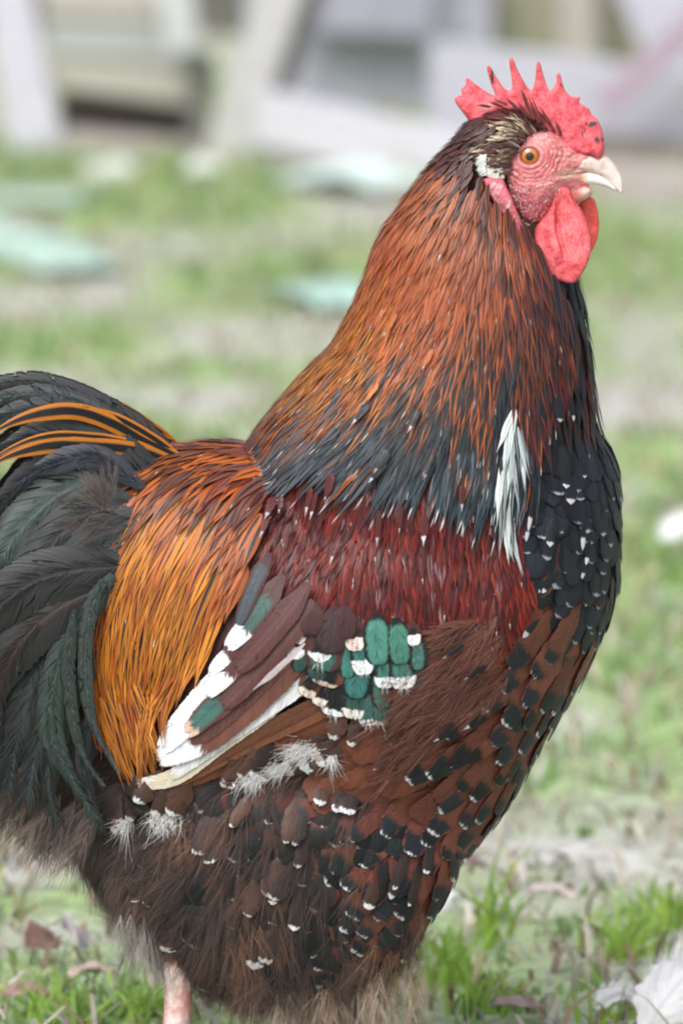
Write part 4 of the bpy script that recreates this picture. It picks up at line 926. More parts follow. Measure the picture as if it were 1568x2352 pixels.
# small flecks: loose white tips scattered over neck and shoulder
Ff = Feathers(8, 5)
FLK = [(1005, 592, 10, 20), (968, 845, 8, 16), (875, 765, 6, 10), (940, 985, 9, 22), (832, 925, 6, 10), (808, 965, 16, 18), (931, 497, 5, 9), (1085, 825, 6, 10), (975, 1095, 7, 18), (860, 1080, 22, 14), (850, 1102, 22, 16), (612, 1180, 20, 22), (600, 1225, 14, 22), (640, 1170, 14, 14), (700, 1170, 14, 26), (712, 1180, 12, 24), (745, 1145, 22, 10),
       (570, 1163, 9, 12), (865, 1240, 13, 34), (972, 1240, 22, 26), (915, 1218, 14, 12), (755, 1278, 12, 18), (1060, 1165, 14, 22), (970, 1335, 5, 14), (650, 1250, 7, 12), (237, 1352, 6, 12), (157, 1431, 6, 11), (287, 1428, 6, 12), (300, 1610, 6, 14), (265, 1690, 5, 12), (448, 1108, 6, 7),
       (1290, 965, 26, 10), (1325, 960, 8, 16), (1300, 1115, 26, 12), (1310, 1150, 30, 16), (1345, 1090, 20, 8), (1340, 1250, 14, 34), (1355, 1290, 14, 20), (1340, 1325, 12, 18), (1265, 1250, 22, 14), (1215, 1200, 10, 40), (1210, 1230, 10, 30), (1250, 1360, 14, 14), (1073, 1675, 20, 22), (1003, 1700, 22, 14), (1020, 1510, 12, 14), (1208, 1460, 16, 22), (1070, 1560, 12, 12), (1240, 1362, 10, 10), (12, 1705, 26, 18)]
for x, y, w, L in FLK:
    h_ = hit(x, y)
    if h_[0] is None: q0 = P(x, y, -220*U); N = Vector((0, -1, 0))
    else: q0, N = h_
    pr = proj(q0+N*.013); x2 = x-(pr[0]-x); y2 = y-(pr[1]-y); h2 = hit(x2, y2)
    if h2[0] is not None: q0, N = h2
    col = BLK if x > 1190 else ((.075, .010, .009) if y > 1130 else nearest(A_neck, x, y, 5)['A'])
    if x < 480: col = ORG
    elif x > 950 and y > 1480: col = BLK
    fl_ = field(G_breast if x > 1190 or y > 1480 else G_neck if y < 1130 else G_sh) if x > 480 else field(G_sad)
    q = proj(q0); d2 = fl_(*q); d_ = RT*d2[0]-UP*d2[1]; d_ = (d_-N*d_.dot(N)).normalized(); Lf = max(60, L*2.6)
    pp = [q0+d_*((Lf*(t-1)+L*.5)*U) for t in np.linspace(0, 1, 9)]; pl_ = []; nl_ = []
    for p_ in pp:
        l_, n_, i_, dd = bvh.find_nearest(p_); pl_.append(l_); nl_.append((n_*.5+N*.5).normalized())
    Ff.add(pl_, nl_, max(w, 11)*U, pr_round if x > 1190 else pr_hackle, jc(col, .2), None, jc((.46, .46, .50), .25), -1, 0, 1-L*.8/Lf, lift=(.0115, .0135), cup=.12, ragged=.2)
tag(Ff.build('white_fleck', M_gl, rooster), kind='stuff')

# ---- head feathers --------------------------------------------------------
Fh = Feathers(6, 3)
G_head = [(1290, 320, -.6, -.8), (1240, 280, -.85, -.5), (1200, 300, -.95, -.2), (1150, 310, -.95, .2), (1090, 330, -.8, .6), (1120, 280, -.9, -.1), (1060, 380, -.6, .8), (1180, 270, -.9, -.3), (1290, 350, -.5, -.8)]
fh = field(G_head)
def headf(x, y, L, w, col, lift_, jit=.15, y_=None):
    h_ = hit(x, y)
    q0 = h_[0] if h_[0] is not None else P(x, y, -20*U)
    q, nr = trace(q0, fh, L*U, 6, random.gauss(0, jit))
    Fh.add(q, nr, w*U, pr_hackle, col, lift=lift_, cup=.4, ragged=.1, roll=random.gauss(0, .3))
head_poly = [(1100, 285), (1110, 262), (1150, 250), (1210, 258), (1262, 290), (1295, 330), (1262, 322), (1225, 312), (1210, 318), (1198, 332), (1184, 352), (1172, 396), (1146, 380), (1105, 356), (1060, 400), (1030, 380), (1060, 310)]
for i in range(1500):
    x = random.uniform(1030, 1300); y = random.uniform(245, 400)
    if not in_poly(x, y, head_poly): continue
    n = vnoise(x*.5, y, .05, 71)
    c = random.choice([(.13, .055, .05), (.10, .05, .045), (.18, .08, .065), (.06, .04, .04), (.28, .2, .16)])
    if 288 < y < 362 and 1060 < x < 1240 and n > -.12: c = random.choice([(.56, .48, .35), (.46, .38, .27), (.12, .07, .06)])
    if y < 292: c = random.choice([(.12, .03, .03), (.16, .04, .035), (.08, .025, .025)])
    headf(x, y, random.uniform(22, 38), random.uniform(4, 8), jc(c), (.0035, .0075), .2)
for x, y, dx, dy, L in [(1212, 268, -.2, -1, 50), (1225, 292, -.35, -1, 52), (1232, 290, -.15, -1, 58), (1218, 290, -.55, -1, 48), (1212, 285, -.6, -.9, 36), (1190, 268, -.8, -.9, 36), (1240, 300, -.35, -1, 50), (1265, 310, -.65, -1, 60), (1258, 300, -.6, -1, 46), (1275, 322, -.5, -1, 55), (1150, 262, -.95, -.4, 30), (1165, 258, -.9, -.5, 30), (1285, 330, -.3, -1, 40), (1130, 262, -1, -.2, 30), (1245, 296, -.5, -1, 40)]*2:
    a = P(x+random.gauss(0, 3), y-16, -random.uniform(26, 44)*U); b = RT*(dx+random.gauss(0, .12))-UP*dy; b.normalize()
    pp = [a+b*(L*U*t)+RT*(-.15*L*U*t*t) for t in np.linspace(0, 1, 7)]
    Fh.add(pp, [Vector((0, -1, .2))]*7, random.uniform(4.5, 8)*U, pr_hackle, jc((.13, .03, .03)), lift=(0, .001), cup=.4, roll=random.gauss(0, .4))
tag(Fh.build('head_plumage', M_fe, rooster), kind='stuff')
# white ear tufts
Fe = Strands(4); inflate('ear_patch', HC([(350, 875), (400, 856), (455, 868), (500, 890), (518, 1000), (495, 1028), (385, 1014), (360, 960)]), 6, 10, 3, M_comb, rooster, -75., lambda x, y, d: 1.5*vnoise(x, y, .1, 5), col=lambda x, y, d: (.82, .82, .80)); TP = HC([(345, 870), (400, 846), (455, 860), (505, 885), (525, 1000), (500, 1032), (380, 1018), (352, 960)])
for i in range(1500):
    x = random.uniform(1100, 1162); y = random.uniform(345, 408)
    if not in_poly(x, y, TP) or x > 1117: continue
    q0 = np.array(P(x, y, -(82+random.uniform(0, 4))*U)); L = random.uniform(8, 20)*U; a_ = random.gauss(math.pi+.25, .28)
    d_ = np.array([math.cos(a_), random.gauss(-.05, .1), -math.sin(a_)*.9*-1]); ss = np.linspace(0, 1, 5)[:, None]
    c = jc(random.choice([(.84, .86, .85), (.88, .88, .88), (.78, .77, .74)]), .04) if x < 1150 else jc((.58, .48, .44), .15)
    Fe.add((q0+d_*L*ss+np.array([0, 0, -.25])*L*ss**2)[None], np.tile(np.array([-math.sin(a_), 0, math.cos(a_)]), (1, 5, 1)), np.array([.0006]), np.array([c]))
tag(Fe.build('ear_tuft', M_st, rooster), kind='stuff')
# sparse bristles on the cheek
SB = Strands(4)
for i in range(120):
    x = random.uniform(1160, 1320); y = random.uniform(395, 520)
    if not in_poly(x, y, HC([(520, 1000), (900, 950), (1020, 1040), (940, 1200), (800, 1400), (690, 1420), (600, 1250)])): continue
    t = 66-22*smst(1270, 1370, x)-18*smst(430, 530, y); a = np.array(P(x, y, -(t+1)*U)); an = random.gauss(2.0, .5); L = random.uniform(6, 14)*U
    d_ = np.array([math.cos(an), -.25, -math.sin(an)*.8]); ss = np.linspace(0, 1, 5)[:, None]
    pts_ = (a+d_*L*ss)[None]; side = np.tile(np.array([math.sin(an), 0, math.cos(an)]), (1, 5, 1))
    c = random.choice([(.56, .42, .44), (.62, .54, .56), (.30, .10, .10), (.5, .25, .25)])
    SB.add(pts_, side, np.array([.0004]), np.array([c]))
tag(SB.build('bristle', M_st, rooster), kind='stuff')

# ---- legs -----------------------------------------------------------------
k = NT('leg scale'); co = k.obj(); vor = k.n('ShaderNodeTexVoronoi'); vor.inputs['Scale'].default_value = 260; mp = k.n('ShaderNodeMapping'); mp.inputs['Scale'].default_value = (1, 1, .6); k.l(co, mp.inputs[0]); k.l(mp.outputs[0], vor.inputs['Vector'])
nz = k.noise(co, 90, 3.); k.l(k.mix(k.step(nz, .4, .62), (.76, .64, .60), (.60, .27, .25)), k.p.inputs['Base Color']); k.p.inputs['Roughness'].default_value = .45
k.bump(vor.outputs[0], .6, .001); M_leg = k.m
def tube_np(pts, rad, nseg=14):
    pts = [np.array(p) for p in pts]; V = []; 
    for i, p in enumerate(pts):
        t = pts[min(i+1, len(pts)-1)]-pts[max(i-1, 0)]; t /= np.linalg.norm(t)
        a = np.cross(t, [0.13, 1, .2]); a /= np.linalg.norm(a); b = np.cross(t, a)
        for j in range(nseg): q = 2*math.pi*j/nseg; V.append(p+(a*math.cos(q)+b*math.sin(q))*rad[i])
    F = [(i*nseg+j, i*nseg+(j+1) % nseg, (i+1)*nseg+(j+1) % nseg, (i+1)*nseg+j) for i in range(len(pts)-1) for j in range(nseg)]
    return V, F
for lx, sg in ((400, -1), (770, 1)):
    V = []; F = []
    def addt(pts, rad):
        v, f = tube_np(pts, rad); o = len(V); V.extend(v); F.extend([tuple(i+o for i in q) for q in f])
    top = np.array(P(lx+12, 2160, -.030 if sg < 0 else .03)); y_ = top[1]; foot = np.array([P(lx-15, 2540, y_).x, y_, .014])
    addt(catmull([top, top*.5+foot*.5+np.array([.002, 0, 0]), foot+np.array([0, 0, .004]), foot-np.array([0, 0, .006])], 10), [.0105, .009, .0078, .0074, .0074, .0074, .0074, .0078, .0085, .0088, .008])
    for an, L in ((-.5, .062), (0, .075), (.5, .062), (math.pi-.2*sg, .03)):
        e = foot+np.array([math.cos(an)*L, math.sin(an)*L, -.0085])
        addt(catmull([foot-np.array([0, 0, .003]), foot*.6+e*.4+np.array([0, 0, .003]), e, e+np.array([math.cos(an)*.012, math.sin(an)*.012, -.003])], 8), [.0072, .0066, .006, .0058, .0055, .005, .0042, .003, .0008])
    addt([foot*.75+top*.25, foot*.75+top*.25+np.array([-.008, -.006*sg, .001]), foot*.75+top*.25+np.array([-.016, -.008*sg, .004])], [.005, .0035, .0006])
    mesh_np('leg', V, F, M_leg, rooster)
# ================================================================== GROUND
# (survey x, survey y, rx, ry, amount) patches of lush grass (+) and bare pale soil (-), laid out on the lawn
PATCH = [(60, 400, 180, 60, 1.4), (320, 450, 200, 60, 1.1), (560, 420, 150, 50, .9), (420, 500, 200, 60, .5), (720, 640, 170, 45, 1.0), (520, 660, 200, 50, .7), (800, 560, 80, 40, .3), (60, 620, 90, 40, .5), (170, 790, 130, 40, .5), (620, 850, 150, 30, .35), (290, 950, 90, 50, .6), (1430, 590, 130, 80, 1.1), (1520, 1100, 110, 110, .9), (1480, 1400, 120, 160, 1.0), (1500, 1010, 100, 40, .3),
         (90, 700, 110, 45, -.9), (560, 770, 220, 40, -.9), (120, 870, 160, 50, -.9), (450, 915, 200, 45, -.7), (560, 1000, 150, 40, -.6), (1500, 790, 120, 80, -.8), (1480, 950, 130, 60, -.7), (1500, 480, 120, 45, -.8), (700, 400, 90, 50, -1.), (880, 470, 120, 50, -.5), (460, 400, 50, 50, -.7), (240, 400, 60, 40, -.7), (340, 560, 90, 50, -.4), (240, 640, 120, 50, -.6),
         (1300, 1650, 120, 70, -.4), (1250, 1950, 170, 70, -.35), (1500, 1900, 120, 60, -.3), (60, 1950, 140, 100, -.7), (130, 2120, 120, 60, -.8), (1500, 1750, 120, 90, .3), (1450, 2080, 140, 60, .35), (1060, 2200, 120, 80, .5), (300, 2300, 160, 60, .5), (1250, 1800, 120, 60, .2), (1350, 2300, 300, 60, -.3), (1200, 2030, 200, 30, -.2)]
PA = np.array(PATCH)
def lush(x, y):
    px, py = proj((x, y, 0)); v = 0.
    inside = -300 < px < 1870 and 330 < py < 2700
    if inside:
        e = np.exp(-(((px-PA[:, 0])/PA[:, 2])**2+((py-PA[:, 1])/PA[:, 3])**2)); v = float((e*PA[:, 4]).sum())
    n = vnoise(x, y, 2.2, 81)*.9+vnoise(x, y, 9, 82, 2)*.6
    return v*.75+n*(.6 if inside else 1)+.05+(.22 if inside and py < 1800 else 0)
gx = np.concatenate([np.linspace(-60, -1.6, 14)[:-1], np.arange(-1.6, 1.601, .025), np.linspace(1.6, 60, 14)[1:]])
gy = np.concatenate([np.linspace(-12, -1.2, 10)[:-1], np.arange(-1.2, 6.4, .03), np.linspace(6.4, 9, 10), np.linspace(9, 160, 14)[1:]])
V = []; L_ = []
for y in gy:
    for x in gx:
        near_ = abs(x) < 1.7 and -1.3 < y < 9
        h = (.010*vnoise(x, y, 3, 91)+.006*vnoise(x, y, 14, 92, 2)) if near_ else 0
        V.append((x, y, h-.004)); L_.append(lush(x, y))
nx = len(gx); F = [(j*nx+i, j*nx+i+1, (j+1)*nx+i+1, (j+1)*nx+i) for j in range(len(gy)-1) for i in range(nx-1)]
k = NT('ground'); co = k.obj(); lu = k.attr('lush').outputs['Fac']
n1 = k.noise(co, 60, 5., .65); n2 = k.noise(co, 9, 4., .6); n3 = k.noise(co, 260, 3., .6)
soil = k.mix(k.step(n1, .36, .64), (.35, .34, .30), (.58, .58, .56)); soil = k.mix(k.step(n2, .4, .7), soil, (.36, .41, .28))
soil = k.mix(k.math('MULTIPLY', k.step(n3, .62, .72), .6), soil, (.16, .12, .09))
grs = k.mix(k.step(n1, .35, .65), (.20, .32, .11), (.38, .50, .24))
k.l(k.mix(k.step(k.math('ADD', lu, k.math('MULTIPLY', k.math('SUBTRACT', n1, .5), .8)), -.25, .55), soil, grs), k.p.inputs['Base Color'])
k.p.inputs['Roughness'].default_value = .95; k.p.inputs['Specular IOR Level'].default_value = .1; k.bump(n1, .8, .01)
g = mesh_np('ground', V, F, k.m, attrs={'lush': ('FLOAT', L_)}); tag(g, kind='structure')

# ---- grass and litter -----------------------------------------------------
k = NT('grass blade'); c = k.attr('cA').outputs['Color']; k.l(c, k.p.inputs['Base Color']); k.p.inputs['Roughness'].default_value = .5; k.p.inputs['Specular IOR Level'].default_value = .35
tr = k.n('ShaderNodeBsdfTranslucent'); k.l(c, tr.inputs[0]); mx = k.n('ShaderNodeMixShader'); mx.inputs[0].default_value = .35
k.l(k.p.outputs[0], mx.inputs[1]); k.l(tr.outputs[0], mx.inputs[2]); k.l(mx.outputs[0], k.out.inputs[0]); M_gr = k.m
def gh(x, y): return (.010*vnoise(x, y, 3, 91)+.006*vnoise(x, y, 14, 92, 2)) if abs(x) < 1.7 and -1.3 < y < 9 else 0
def blades(name, n, kind):
    VV = []; CC = []; cnt = 0
    while cnt < n:
        # denser close to the camera
        y = -.9+7.2*random.random()**1.5; hw_ = .28+(y+3.5)*.075; x = random.uniform(-hw_, hw_)*1.5
        l = lush(x, y)
        if kind == 'g':
            if random.random() > smst(-.15, 1.1, l)*.85+.04: continue
            H = random.uniform(.010, .027)*(.7+.6*smst(0, 1, l)); W = random.uniform(.002, .0042); lean = abs(random.gauss(0, .9))
            t = random.random(); col = lerp3((.15, .27, .08), (.34, .47, .18), t)
            if random.random() < .25: col = (.46, .46, .28)
            if random.random() < .18: col = (.32, .40, .28)
        else:
            H = random.uniform(.015, .05); W = random.uniform(.0015, .005); lean = random.uniform(1.1, 1.5)
            col = random.choice([(.52, .46, .36), (.60, .56, .48), (.40, .32, .24), (.50, .46, .44), (.24, .17, .12)])
        nb = random.randint(3, 7) if kind == 'g' else 1
        for b in range(nb):
            bx = x+random.gauss(0, .007); by = y+random.gauss(0, .007); z = gh(bx, by)-.004
            a = random.uniform(0, 6.283); ln = lean+random.gauss(0, .25); h = H*random.uniform(.6, 1.15)
            d = np.array([math.cos(a), math.sin(a), 0]); s = np.array([-math.sin(a), math.cos(a), 0])*W*.5
            if random.random() < .5: s = np.array([1, 0, 0])*W*.5
            p = np.array([bx, by, z]); cc = jc(col, .25)
            pts_ = []
            for t_ in (0, .35, .7, 1):
                an = ln*t_; pts_.append(p+d*h*math.sin(an)*t_*.9+np.array([0, 0, h*t_*max(.12, math.cos(an*.8))]))
            VV += [pts_[0]-s, pts_[0]+s, pts_[1]-s, pts_[1]+s, pts_[2]-s*.7, pts_[2]+s*.7, pts_[3]-s*.12, pts_[3]+s*.12]
            CC += [tuple(q*.8 for q in cc)]*2+[cc]*6; cnt += 1
    q = np.array([(0, 1, 3, 2), (2, 3, 5, 4), (4, 5, 7, 6)]); F = (q[None]+(np.arange(cnt)*8)[:, None, None]).reshape(-1, 4)
    o = mesh_np(name, VV, F, M_gr, attrs={'cA': ('FLOAT_COLOR', CC)}); tag(o, kind='stuff'); return o
tag(blades('grass', 32000, 'g'), 'short patchy green grass growing over the bare soil', 'grass')
tag(blades('straw_litter', 22000, 's'), 'dry straw and dead grass bits strewn on the soil', 'straw')
# taller single tufts seen beside the bird
def tuft(px, py, n, H, spread=.012, col=(.30, .46, .09)):
    b0 = G(px, py); VV = []; CC = []
    for b in range(n):
        x = b0.x+random.gauss(0, spread); y = b0.y+random.gauss(0, spread); a = random.uniform(0, 6.283); h = H*random.uniform(.4, .9); ln = random.uniform(.2, 1.3); W = random.uniform(.002, .0034)
        d = np.array([math.cos(a), math.sin(a)*.5, 0]); s = np.array([1, 0, 0])*W*.5; p = np.array([x, y, -.003]); cc = jc(col, .3); pts_ = []
        for t_ in (0, .35, .7, 1): pts_.append(p+d*h*math.sin(ln*t_)*t_+np.array([0, 0, h*t_*math.cos(ln*.6*t_)]))
        VV += [pts_[0]-s, pts_[0]+s, pts_[1]-s, pts_[1]+s, pts_[2]-s*.7, pts_[2]+s*.7, pts_[3]-s*.1, pts_[3]+s*.1]; CC += [cc]*8
    q = np.array([(0, 1, 3, 2), (2, 3, 5, 4), (4, 5, 7, 6)]); F = (q[None]+(np.arange(n)*8)[:, None, None]).reshape(-1, 4)
    return mesh_np('grass_tuft', VV, F, M_gr, attrs={'cA': ('FLOAT_COLOR', CC)}, origin=tuple(b0))
TU = [(1130, 2160, 14, .085, 'bright green grass tuft of tall blades right of the breast tip'), (1010, 2250, 46, .05, 'dense bright green grass tuft just in front of the thigh'), (330, 2330, 60, .035, 'bright green grass tuft left of the pale leg'), (1440, 2190, 40, .045, 'green grass tuft left of the fallen white feather'),
      (120, 2345, 50, .04, 'green grass tuft at the bottom left corner'), (1380, 2370, 16, .05, 'thin green grass tuft along the bottom edge beside the white feather'), (1540, 2120, 40, .04, 'green grass tuft at the right edge above the white feather'), (1090, 2330, 34, .04, 'low green grass tuft at the bottom below the breast')]
for px, py, n, H, lb in TU: tag(tuft(px, py, n, H), lb, 'grass tuft', 'grass tufts around the rooster')

# dry leaves
def leaf(px, py, L, W, ang, col, lab, curl=.25, yaw=0.):
    o0 = G(px, py, .012); n, m = 10, 6; V = []
    for i in range(n+1):
        t = i/n; w = W*.5*math.sin(math.pi*min(1, t*.96+.04))**.7*(1+.12*math.sin(t*19))
        for j in range(m+1):
            u = -1+2*j/m; V.append((L*(t-.5), u*w, curl*abs(u)**1.5*W*.5+.12*L*math.sin(t*3.1)+.004*vnoise(t*3, u, 1.5, px)))
    F = [(i*(m+1)+j, i*(m+1)+j+1, (i+1)*(m+1)+j+1, (i+1)*(m+1)+j) for i in range(n) for j in range(m)]
    mt = mat_noisy('dry leaf', col, tuple(c*1.5 for c in col), 60, rough=.6, bump=.5, bdist=.001)
    o = mesh_np('dry_leaf', V, F, mt); o.location = o0; o.rotation_euler = (ang[0], ang[1], ang[2])
    md = o.modifiers.new('t', 'SOLIDIFY'); md.thickness = .0006
    tag(o, lab, 'leaf', 'dry leaves on the grass')
leaf(88, 2165, .036, .024, (.7, .1, 1.2), (.16, .09, .075), 'curled dark brown dry leaf on the grass at lower left')
leaf(160, 2150, .036, .022, (.9, -.2, 1.9), (.34, .29, .32), 'pale greyish dry leaf standing beside the dark brown leaf')
leaf(60, 2290, .03, .018, (.2, .1, .3), (.26, .17, .14), 'reddish brown dry leaf lying near the bottom left corner')
leaf(215, 2240, .034, .012, (.1, .1, .5), (.42, .33, .28), 'narrow tan dry leaf below the two curled leaves')
leaf(1190, 2318, .032, .014, (.3, .1, .1), (.32, .24, .22), 'flat brown grey dry leaf near the bottom edge right of the leg')
leaf(1270, 2055, .032, .014, (.2, .1, -.3), (.42, .36, .34), 'pale flat dry leaf on bare soil right of the thigh')
leaf(1075, 1992, .03, .014, (.2, .2, .6), (.20, .14, .14), 'small dark dry leaf on soil beside the lower breast')

# fallen feathers on the ground
def ground_feather(px, py, L, W, rz, tilt, lab, col=(.86, .86, .88)):
    o0 = G(px, py, .018); t_ = empty('fallen_feather', o0); tag(t_, lab, 'feather')
    Fq = Feathers(16, 11)
    def pth(r): return [Vector(o0)+Vector((math.cos(rz)*L*(s-.5), math.sin(rz)*L*(s-.5)*.5, math.sin(rz)*L*(s-.5)*.5+.004*math.sin(s*3)+r)) for s in np.linspace(0, 1, 17)]
    Fq.add(pth(0), [Vector((0, -math.sin(tilt), math.cos(tilt)))]*17, W, pr_round, col, None, None, lift=(0, .003), cup=.25, ragged=.3)
    Fq.build('vane', M_fe, t_, mirror=False)
    Sg = Strands(4)
    for z in (0, .002): plume(Sg, pth(z), [Vector((0, -math.sin(tilt), math.cos(tilt)))]*17, W*.75, 260, .8, col, col, w=.0006, lift=(.001, .003), droop=.05)
    Sg.build('down', M_st, t_, mirror=False)
    v, f = tube_np([np.array(p) for p in pth(.0015)], [.0009*(1-.7*i/16) for i in range(17)], 6); mesh_np('quill', v, f, M_beak, t_)
ground_feather(1535, 2308, .062, .040, 1.1, 1.0, 'large fluffy white feather standing in the grass at the bottom right corner')
ground_feather(1022, 2085, .014, .009, 1.2, .9, 'tiny white feather on the soil right of the thigh')
ground_feather(1556, 1222, .034, .022, .6, .8, 'white feather on the grass at the right edge beside the breast')
ground_feather(1400, 2305, .020, .012, .5, .6, 'small white feather left of the large white one')
ground_feather(1015, 1820, .012, .008, .3, .6, 'tiny pale feather lying hidden under the breast')

# pale stones and turquoise plastic litter farther back
def stone(px, py, w, h, col, lab, name='stone', cat='stone'):
    o0 = G(px, py, 0); bm = bmesh.new(); bmesh.ops.create_icosphere(bm, subdivisions=4, radius=1)
    for v in bm.verts:
        q = v.co.copy(); s = 1+.25*noise.fractal(q*1.3+Vector((px, py, 0)), 1, 2, 3); v.co = Vector((q.x*w*s, q.y*w*.8*s, q.z*h*s))
    me = bpy.data.meshes.new(name); bm.to_mesh(me); bm.free()
    for p_ in me.polygons: p_.use_smooth = True
    me.materials.append(mat_noisy(name, col, tuple(min(.9, c*1.25) for c in col), 30, rough=.8, bump=.5)); o = bpy.data.objects.new(name, me); o.location = (o0.x, o0.y, h*.35); link(o); tag(o, lab, cat)
stone(470, 398, .024, .016, (.50, .53, .50), 'round pale grey stone in the grass below the diagonal plank')
stone(255, 405, .040, .016, (.48, .50, .48), 'wide pale grey stone in the grass below the grey crate')
stone(800, 1000, .03, .01, (.5, .5, .5), 'flat grey stone on the ground behind the rooster neck')
def strip(pxs, w, z, col, lab, wob=.01):
    """crumpled plastic strip lying along a path on the ground"""
    c = catmull([tuple(G(x, y, 0)) for x, y in pxs], 26); V = []; m = 7
    for i, p in enumerate(c):
        t = c[min(i+1, 26)]-c[max(i-1, 0)]; t /= np.linalg.norm(t); s = np.array([-t[1], t[0], 0]); ww = w*(.55+.45*math.sin(math.pi*i/26)+.25*vnoise(i*.2, 0, 1., int(z*1000)))
        for j in range(m): u = -1+2*j/(m-1); V.append(p+s*u*ww*.5+np.array([0, 0, z*(1-u*u)*(.6+.5*math.sin(i*.5))+.008+wob*vnoise(i*.35, u, 1., 7)]))
    F = [(i*m+j, i*m+j+1, (i+1)*m+j+1, (i+1)*m+j) for i in range(26) for j in range(m-1)]
    o = mesh_np('plastic_strip', V, F, mat_noisy('turquoise plastic', col, tuple(min(.9, q*1.2) for q in col), 40, rough=.35, bump=.3), origin=tuple(c[0])); md = o.modifiers.new('t', 'SOLIDIFY'); md.thickness = .002
    tag(o, lab, 'plastic strip')
strip([(-140, 500), (-20, 555), (80, 590), (190, 640)], .15, .008, (.40, .56, .50), 'crumpled turquoise plastic strip on the grass at the left edge')
strip([(40, 478), (90, 470), (130, 480)], .16, .008, (.36, .46, .38), 'small faded turquoise plastic piece on the grass behind the long strip')
strip([(680, 705), (760, 700), (850, 690), (940, 700)], .22, .008, (.34, .50, .45), 'turquoise plastic strip on the grass behind the rooster neck')
strip([(760, 445), (830, 430), (910, 425)], .22, .02, (.50, .60, .58), 'pale turquoise plastic sheet on the ground left of the rooster head')

# ================================================================== LUMBER AND BOARDS IN THE BACKGROUND
def board(name, poly, y, th, col, lab, cat, grain=(6, 6, 60), lean=0., parent=None, c2=None, rough=.75):
    """a board or panel: outline in survey units on the plane y, thickness th going back, edges eased"""
    pts_ = [P(a, b, y) for a, b in poly]; n = len(pts_); cen = sum(pts_, Vector())/n
    V = [p-cen for p in pts_]+[p-cen+Vector((0, th, 0)) for p in pts_]
    bm = bmesh.new(); vs = [bm.verts.new(v) for v in V]
    bm.faces.new(vs[:n]); bm.faces.new(vs[n:][::-1])
    for i in range(n): bm.faces.new((vs[i], vs[(i+1) % n], vs[n+(i+1) % n], vs[n+i]))
    bmesh.ops.recalc_face_normals(bm, faces=bm.faces); bmesh.ops.bevel(bm, geom=list(bm.edges), offset=.003, segments=2, affect='EDGES')
    me = bpy.data.meshes.new(name); bm.to_mesh(me); bm.free()
    me.materials.append(mat_noisy(name+' wood', col, c2 or tuple(min(.9, c*1.3) for c in col), 3, rough=rough, bump=.4, bdist=.003, stretch=grain, detail=6., lo=.3, hi=.7))
    o = bpy.data.objects.new(name, me)
    o.location = cen - (parent_world(parent) if parent else Vector((0, 0, 0))); link(o, parent)
    if lab: tag(o, lab, cat)
    return o
board('leaning_board', [(-60, -160), (45, -160), (150, 352), (25, 352)], 5.16, .05, (0.489, 0.473, 0.551), 'pale whitish board leaning at the far left edge of the background', 'board')
cr = empty('wooden_crate', P(280, 360, 5.15)); tag(cr, 'low grey beige crate raised over a dark gap, left background', 'crate')
board('side_panel', [(100, -150), (445, -150), (450, 52), (100, 42)], 5.15, .03, (0.375, 0.350, 0.324), None, None, parent=cr, grain=(60, 6, 3))
board('side_panel', [(105, 46), (455, 58), (455, 150), (115, 128)], 5.153, .03, (0.338, 0.345, 0.340), None, None, parent=cr, grain=(3, 6, 60))
board('side_panel', [(118, 133), (455, 155), (452, 248), (140, 205)], 5.156, .03, (0.359, 0.341, 0.307), None, None, parent=cr, grain=(3, 6, 60))
board('skid_and_gap_shade', [(140, 190), (470, 235), (470, 335), (140, 305)], 5.26, .05, (0.128, 0.108, 0.092), None, None, parent=cr, grain=(3, 6, 60))  # dark colour stands for the shade in the gap below the crate
board('skid_and_gap_shade', [(150, 300), (470, 330), (470, 372), (150, 368)], 5.17, .05, (0.375, 0.333, 0.324), None, None, parent=cr, grain=(3, 6, 60))
board('side_gap_shade', [(440, 130), (492, 130), (480, 360), (430, 360)], 5.13, .05, (0.136, 0.136, 0.124), None, None, parent=cr, grain=(60, 6, 3))  # dark strip coloured as the shaded gap at the crate's right end
board('leaning_board', [(330, -160), (425, -160), (462, 110), (385, 130)], 5.08, .03, (0.441, 0.454, 0.465), 'pale short board leaning on the front of the grey crate', 'board')
board('diagonal_plank', [(640, -160), (745, -160), (578, 360), (466, 360)], 5.08, .05, (0.439, 0.431, 0.436), 'pale grey plank leaning diagonally beside the lilac grey panel', 'plank')
board('dark_plank', [(745, -160), (800, -160), (610, 362), (570, 362)], 5.16, .05, (0.232, 0.224, 0.224), 'dark grey plank edge right behind the pale diagonal plank', 'plank')
board('grey_panel', [(560, -160), (1130, -160), (1130, 345), (560, 345)], 5.62, .04, (0.338, 0.338, 0.403), 'wide lilac grey panel standing in the middle background', 'panel', grain=(6, 6, 6))
board('dark_board', [(700, -160), (990, -160), (1000, 90), (690, 75)], 5.55, .03, (0.282, 0.282, 0.342), 'darker grey board on the upper part of the lilac grey panel', 'board', grain=(6, 6, 6))
board('white_beam', [(600, 215), (760, 250), (1000, 300), (1120, 318), (1120, 425), (960, 412), (760, 372), (585, 335)], 4.90, .08, (0.507, 0.499, 0.551), 'thick whitish beam lying on the ground left of the rooster head', 'beam', grain=(3, 6, 60))
board('pale_board', [(588, 322), (760, 360), (960, 400), (1120, 415), (1120, 470), (588, 430)], 4.93, .05, (0.459, 0.441, 0.473), 'pale board on the ground under the whitish beam', 'board', grain=(3, 6, 60))
board('white_plank', [(985, 98), (1200, 122), (1640, 178), (1640, 372), (1390, 335), (1120, 372), (985, 372)], 5.08, .06, (0.404, 0.404, 0.457), 'wide whitish plank behind the rooster comb and beak', 'plank', grain=(3, 6, 60))
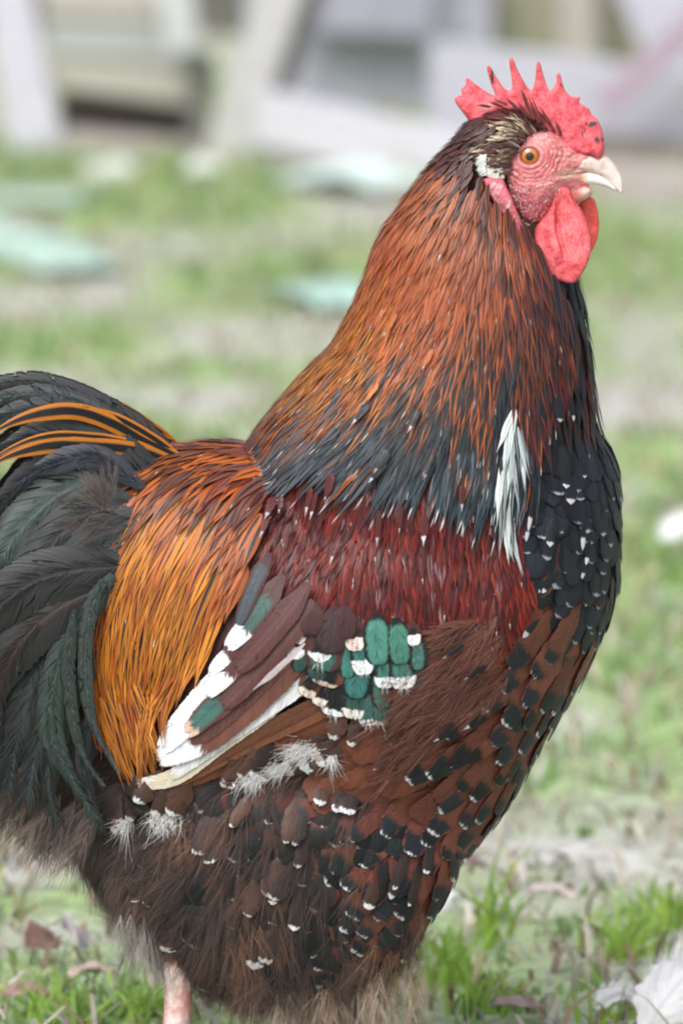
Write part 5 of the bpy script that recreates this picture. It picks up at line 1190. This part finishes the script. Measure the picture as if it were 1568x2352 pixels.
board('olive_board', [(1000, -160), (1125, -160), (1130, 118), (1000, 98)], 5.75, .03, (0.341, 0.328, 0.307), 'tan board standing left above the comb', 'board', grain=(60, 6, 3))
board('olive_board', [(1128, -160), (1268, -160), (1278, 132), (1133, 118)], 5.72, .03, (0.272, 0.268, 0.192), 'olive green board standing between the two tan boards', 'board', grain=(60, 6, 3))
board('tan_board', [(1272, -160), (1366, -160), (1376, 145), (1282, 132)], 5.68, .03, (0.367, 0.338, 0.317), 'tan board standing right of the olive board', 'board', grain=(60, 6, 3))
board('dark_olive_board', [(1370, -160), (1470, -160), (1470, 165), (1380, 145)], 5.76, .03, (0.240, 0.232, 0.176), 'dark olive board beside the white diagonal board', 'board', grain=(60, 6, 3))
board('leaning_board', [(1350, -160), (1680, -160), (1680, 210), (1500, 170)], 5.42, .04, (0.426, 0.426, 0.503), 'white board leaning diagonally in the top right corner', 'board')
board('pink_stick', [(1600, 10), (1640, 60), (1400, 270), (1360, 235)], 4.98, .03, (0.338, 0.264, 0.325), 'pinkish stick leaning across the white plank at upper right', 'stick')
board('base_board', [(1360, 372), (1640, 385), (1640, 500), (1360, 478)], 4.56, .04, (0.359, 0.325, 0.315), 'brown grey board on the ground below the white plank at right', 'board', grain=(3, 6, 60))
board('gap_shade', [(1360, 318), (1640, 350), (1640, 392), (1360, 378)], 4.96, .10, (0.152, 0.132, 0.120), 'dark strip painted as the shade in the gap under the white plank', 'rail', grain=(3, 6, 60))  # shade of the gap under the plank, made as a dark strip
# plank wall closing the yard behind
wl = empty('wooden_wall', (0, 6.9, 0)); tag(wl, 'tall grey brown plank wall closing off the yard far behind the boards', 'wall')
k_ = mat_noisy('wall wood', (.30, .28, .26), (.42, .40, .38), 3, stretch=(8, 8, 1), bump=.4)
V = []; F = []
for i in range(-22, 23):
    x0 = i*.16+.003; x1 = x0+.153; d = .01*((i*7) % 3); o = len(V)
    V += [(x0, 6.9+d, -.05), (x1, 6.9+d, -.05), (x1, 6.9+d, 1.9), (x0, 6.9+d, 1.9), (x0, 6.94+d, -.05), (x1, 6.94+d, -.05), (x1, 6.94+d, 1.9), (x0, 6.94+d, 1.9)]
    F += [tuple(o+j for j in f) for f in ((0, 1, 2, 3), (7, 6, 5, 4), (4, 5, 1, 0), (5, 6, 2, 1), (6, 7, 3, 2), (7, 4, 0, 3))]
mesh_np('planking', V, F, k_, wl, smooth=False)
V = []; F = []
for z in (.3, 1.5):
    o = len(V); V += [(-3.5, 6.97, z), (3.6, 6.97, z), (3.6, 6.97, z+.1), (-3.5, 6.97, z+.1), (-3.5, 7.02, z), (3.6, 7.02, z), (3.6, 7.02, z+.1), (-3.5, 7.02, z+.1)]
    F += [tuple(o+j for j in f) for f in ((0, 1, 2, 3), (7, 6, 5, 4), (4, 5, 1, 0), (5, 6, 2, 1), (6, 7, 3, 2), (7, 4, 0, 3))]
mesh_np('rail', V, F, k_, wl, smooth=False)
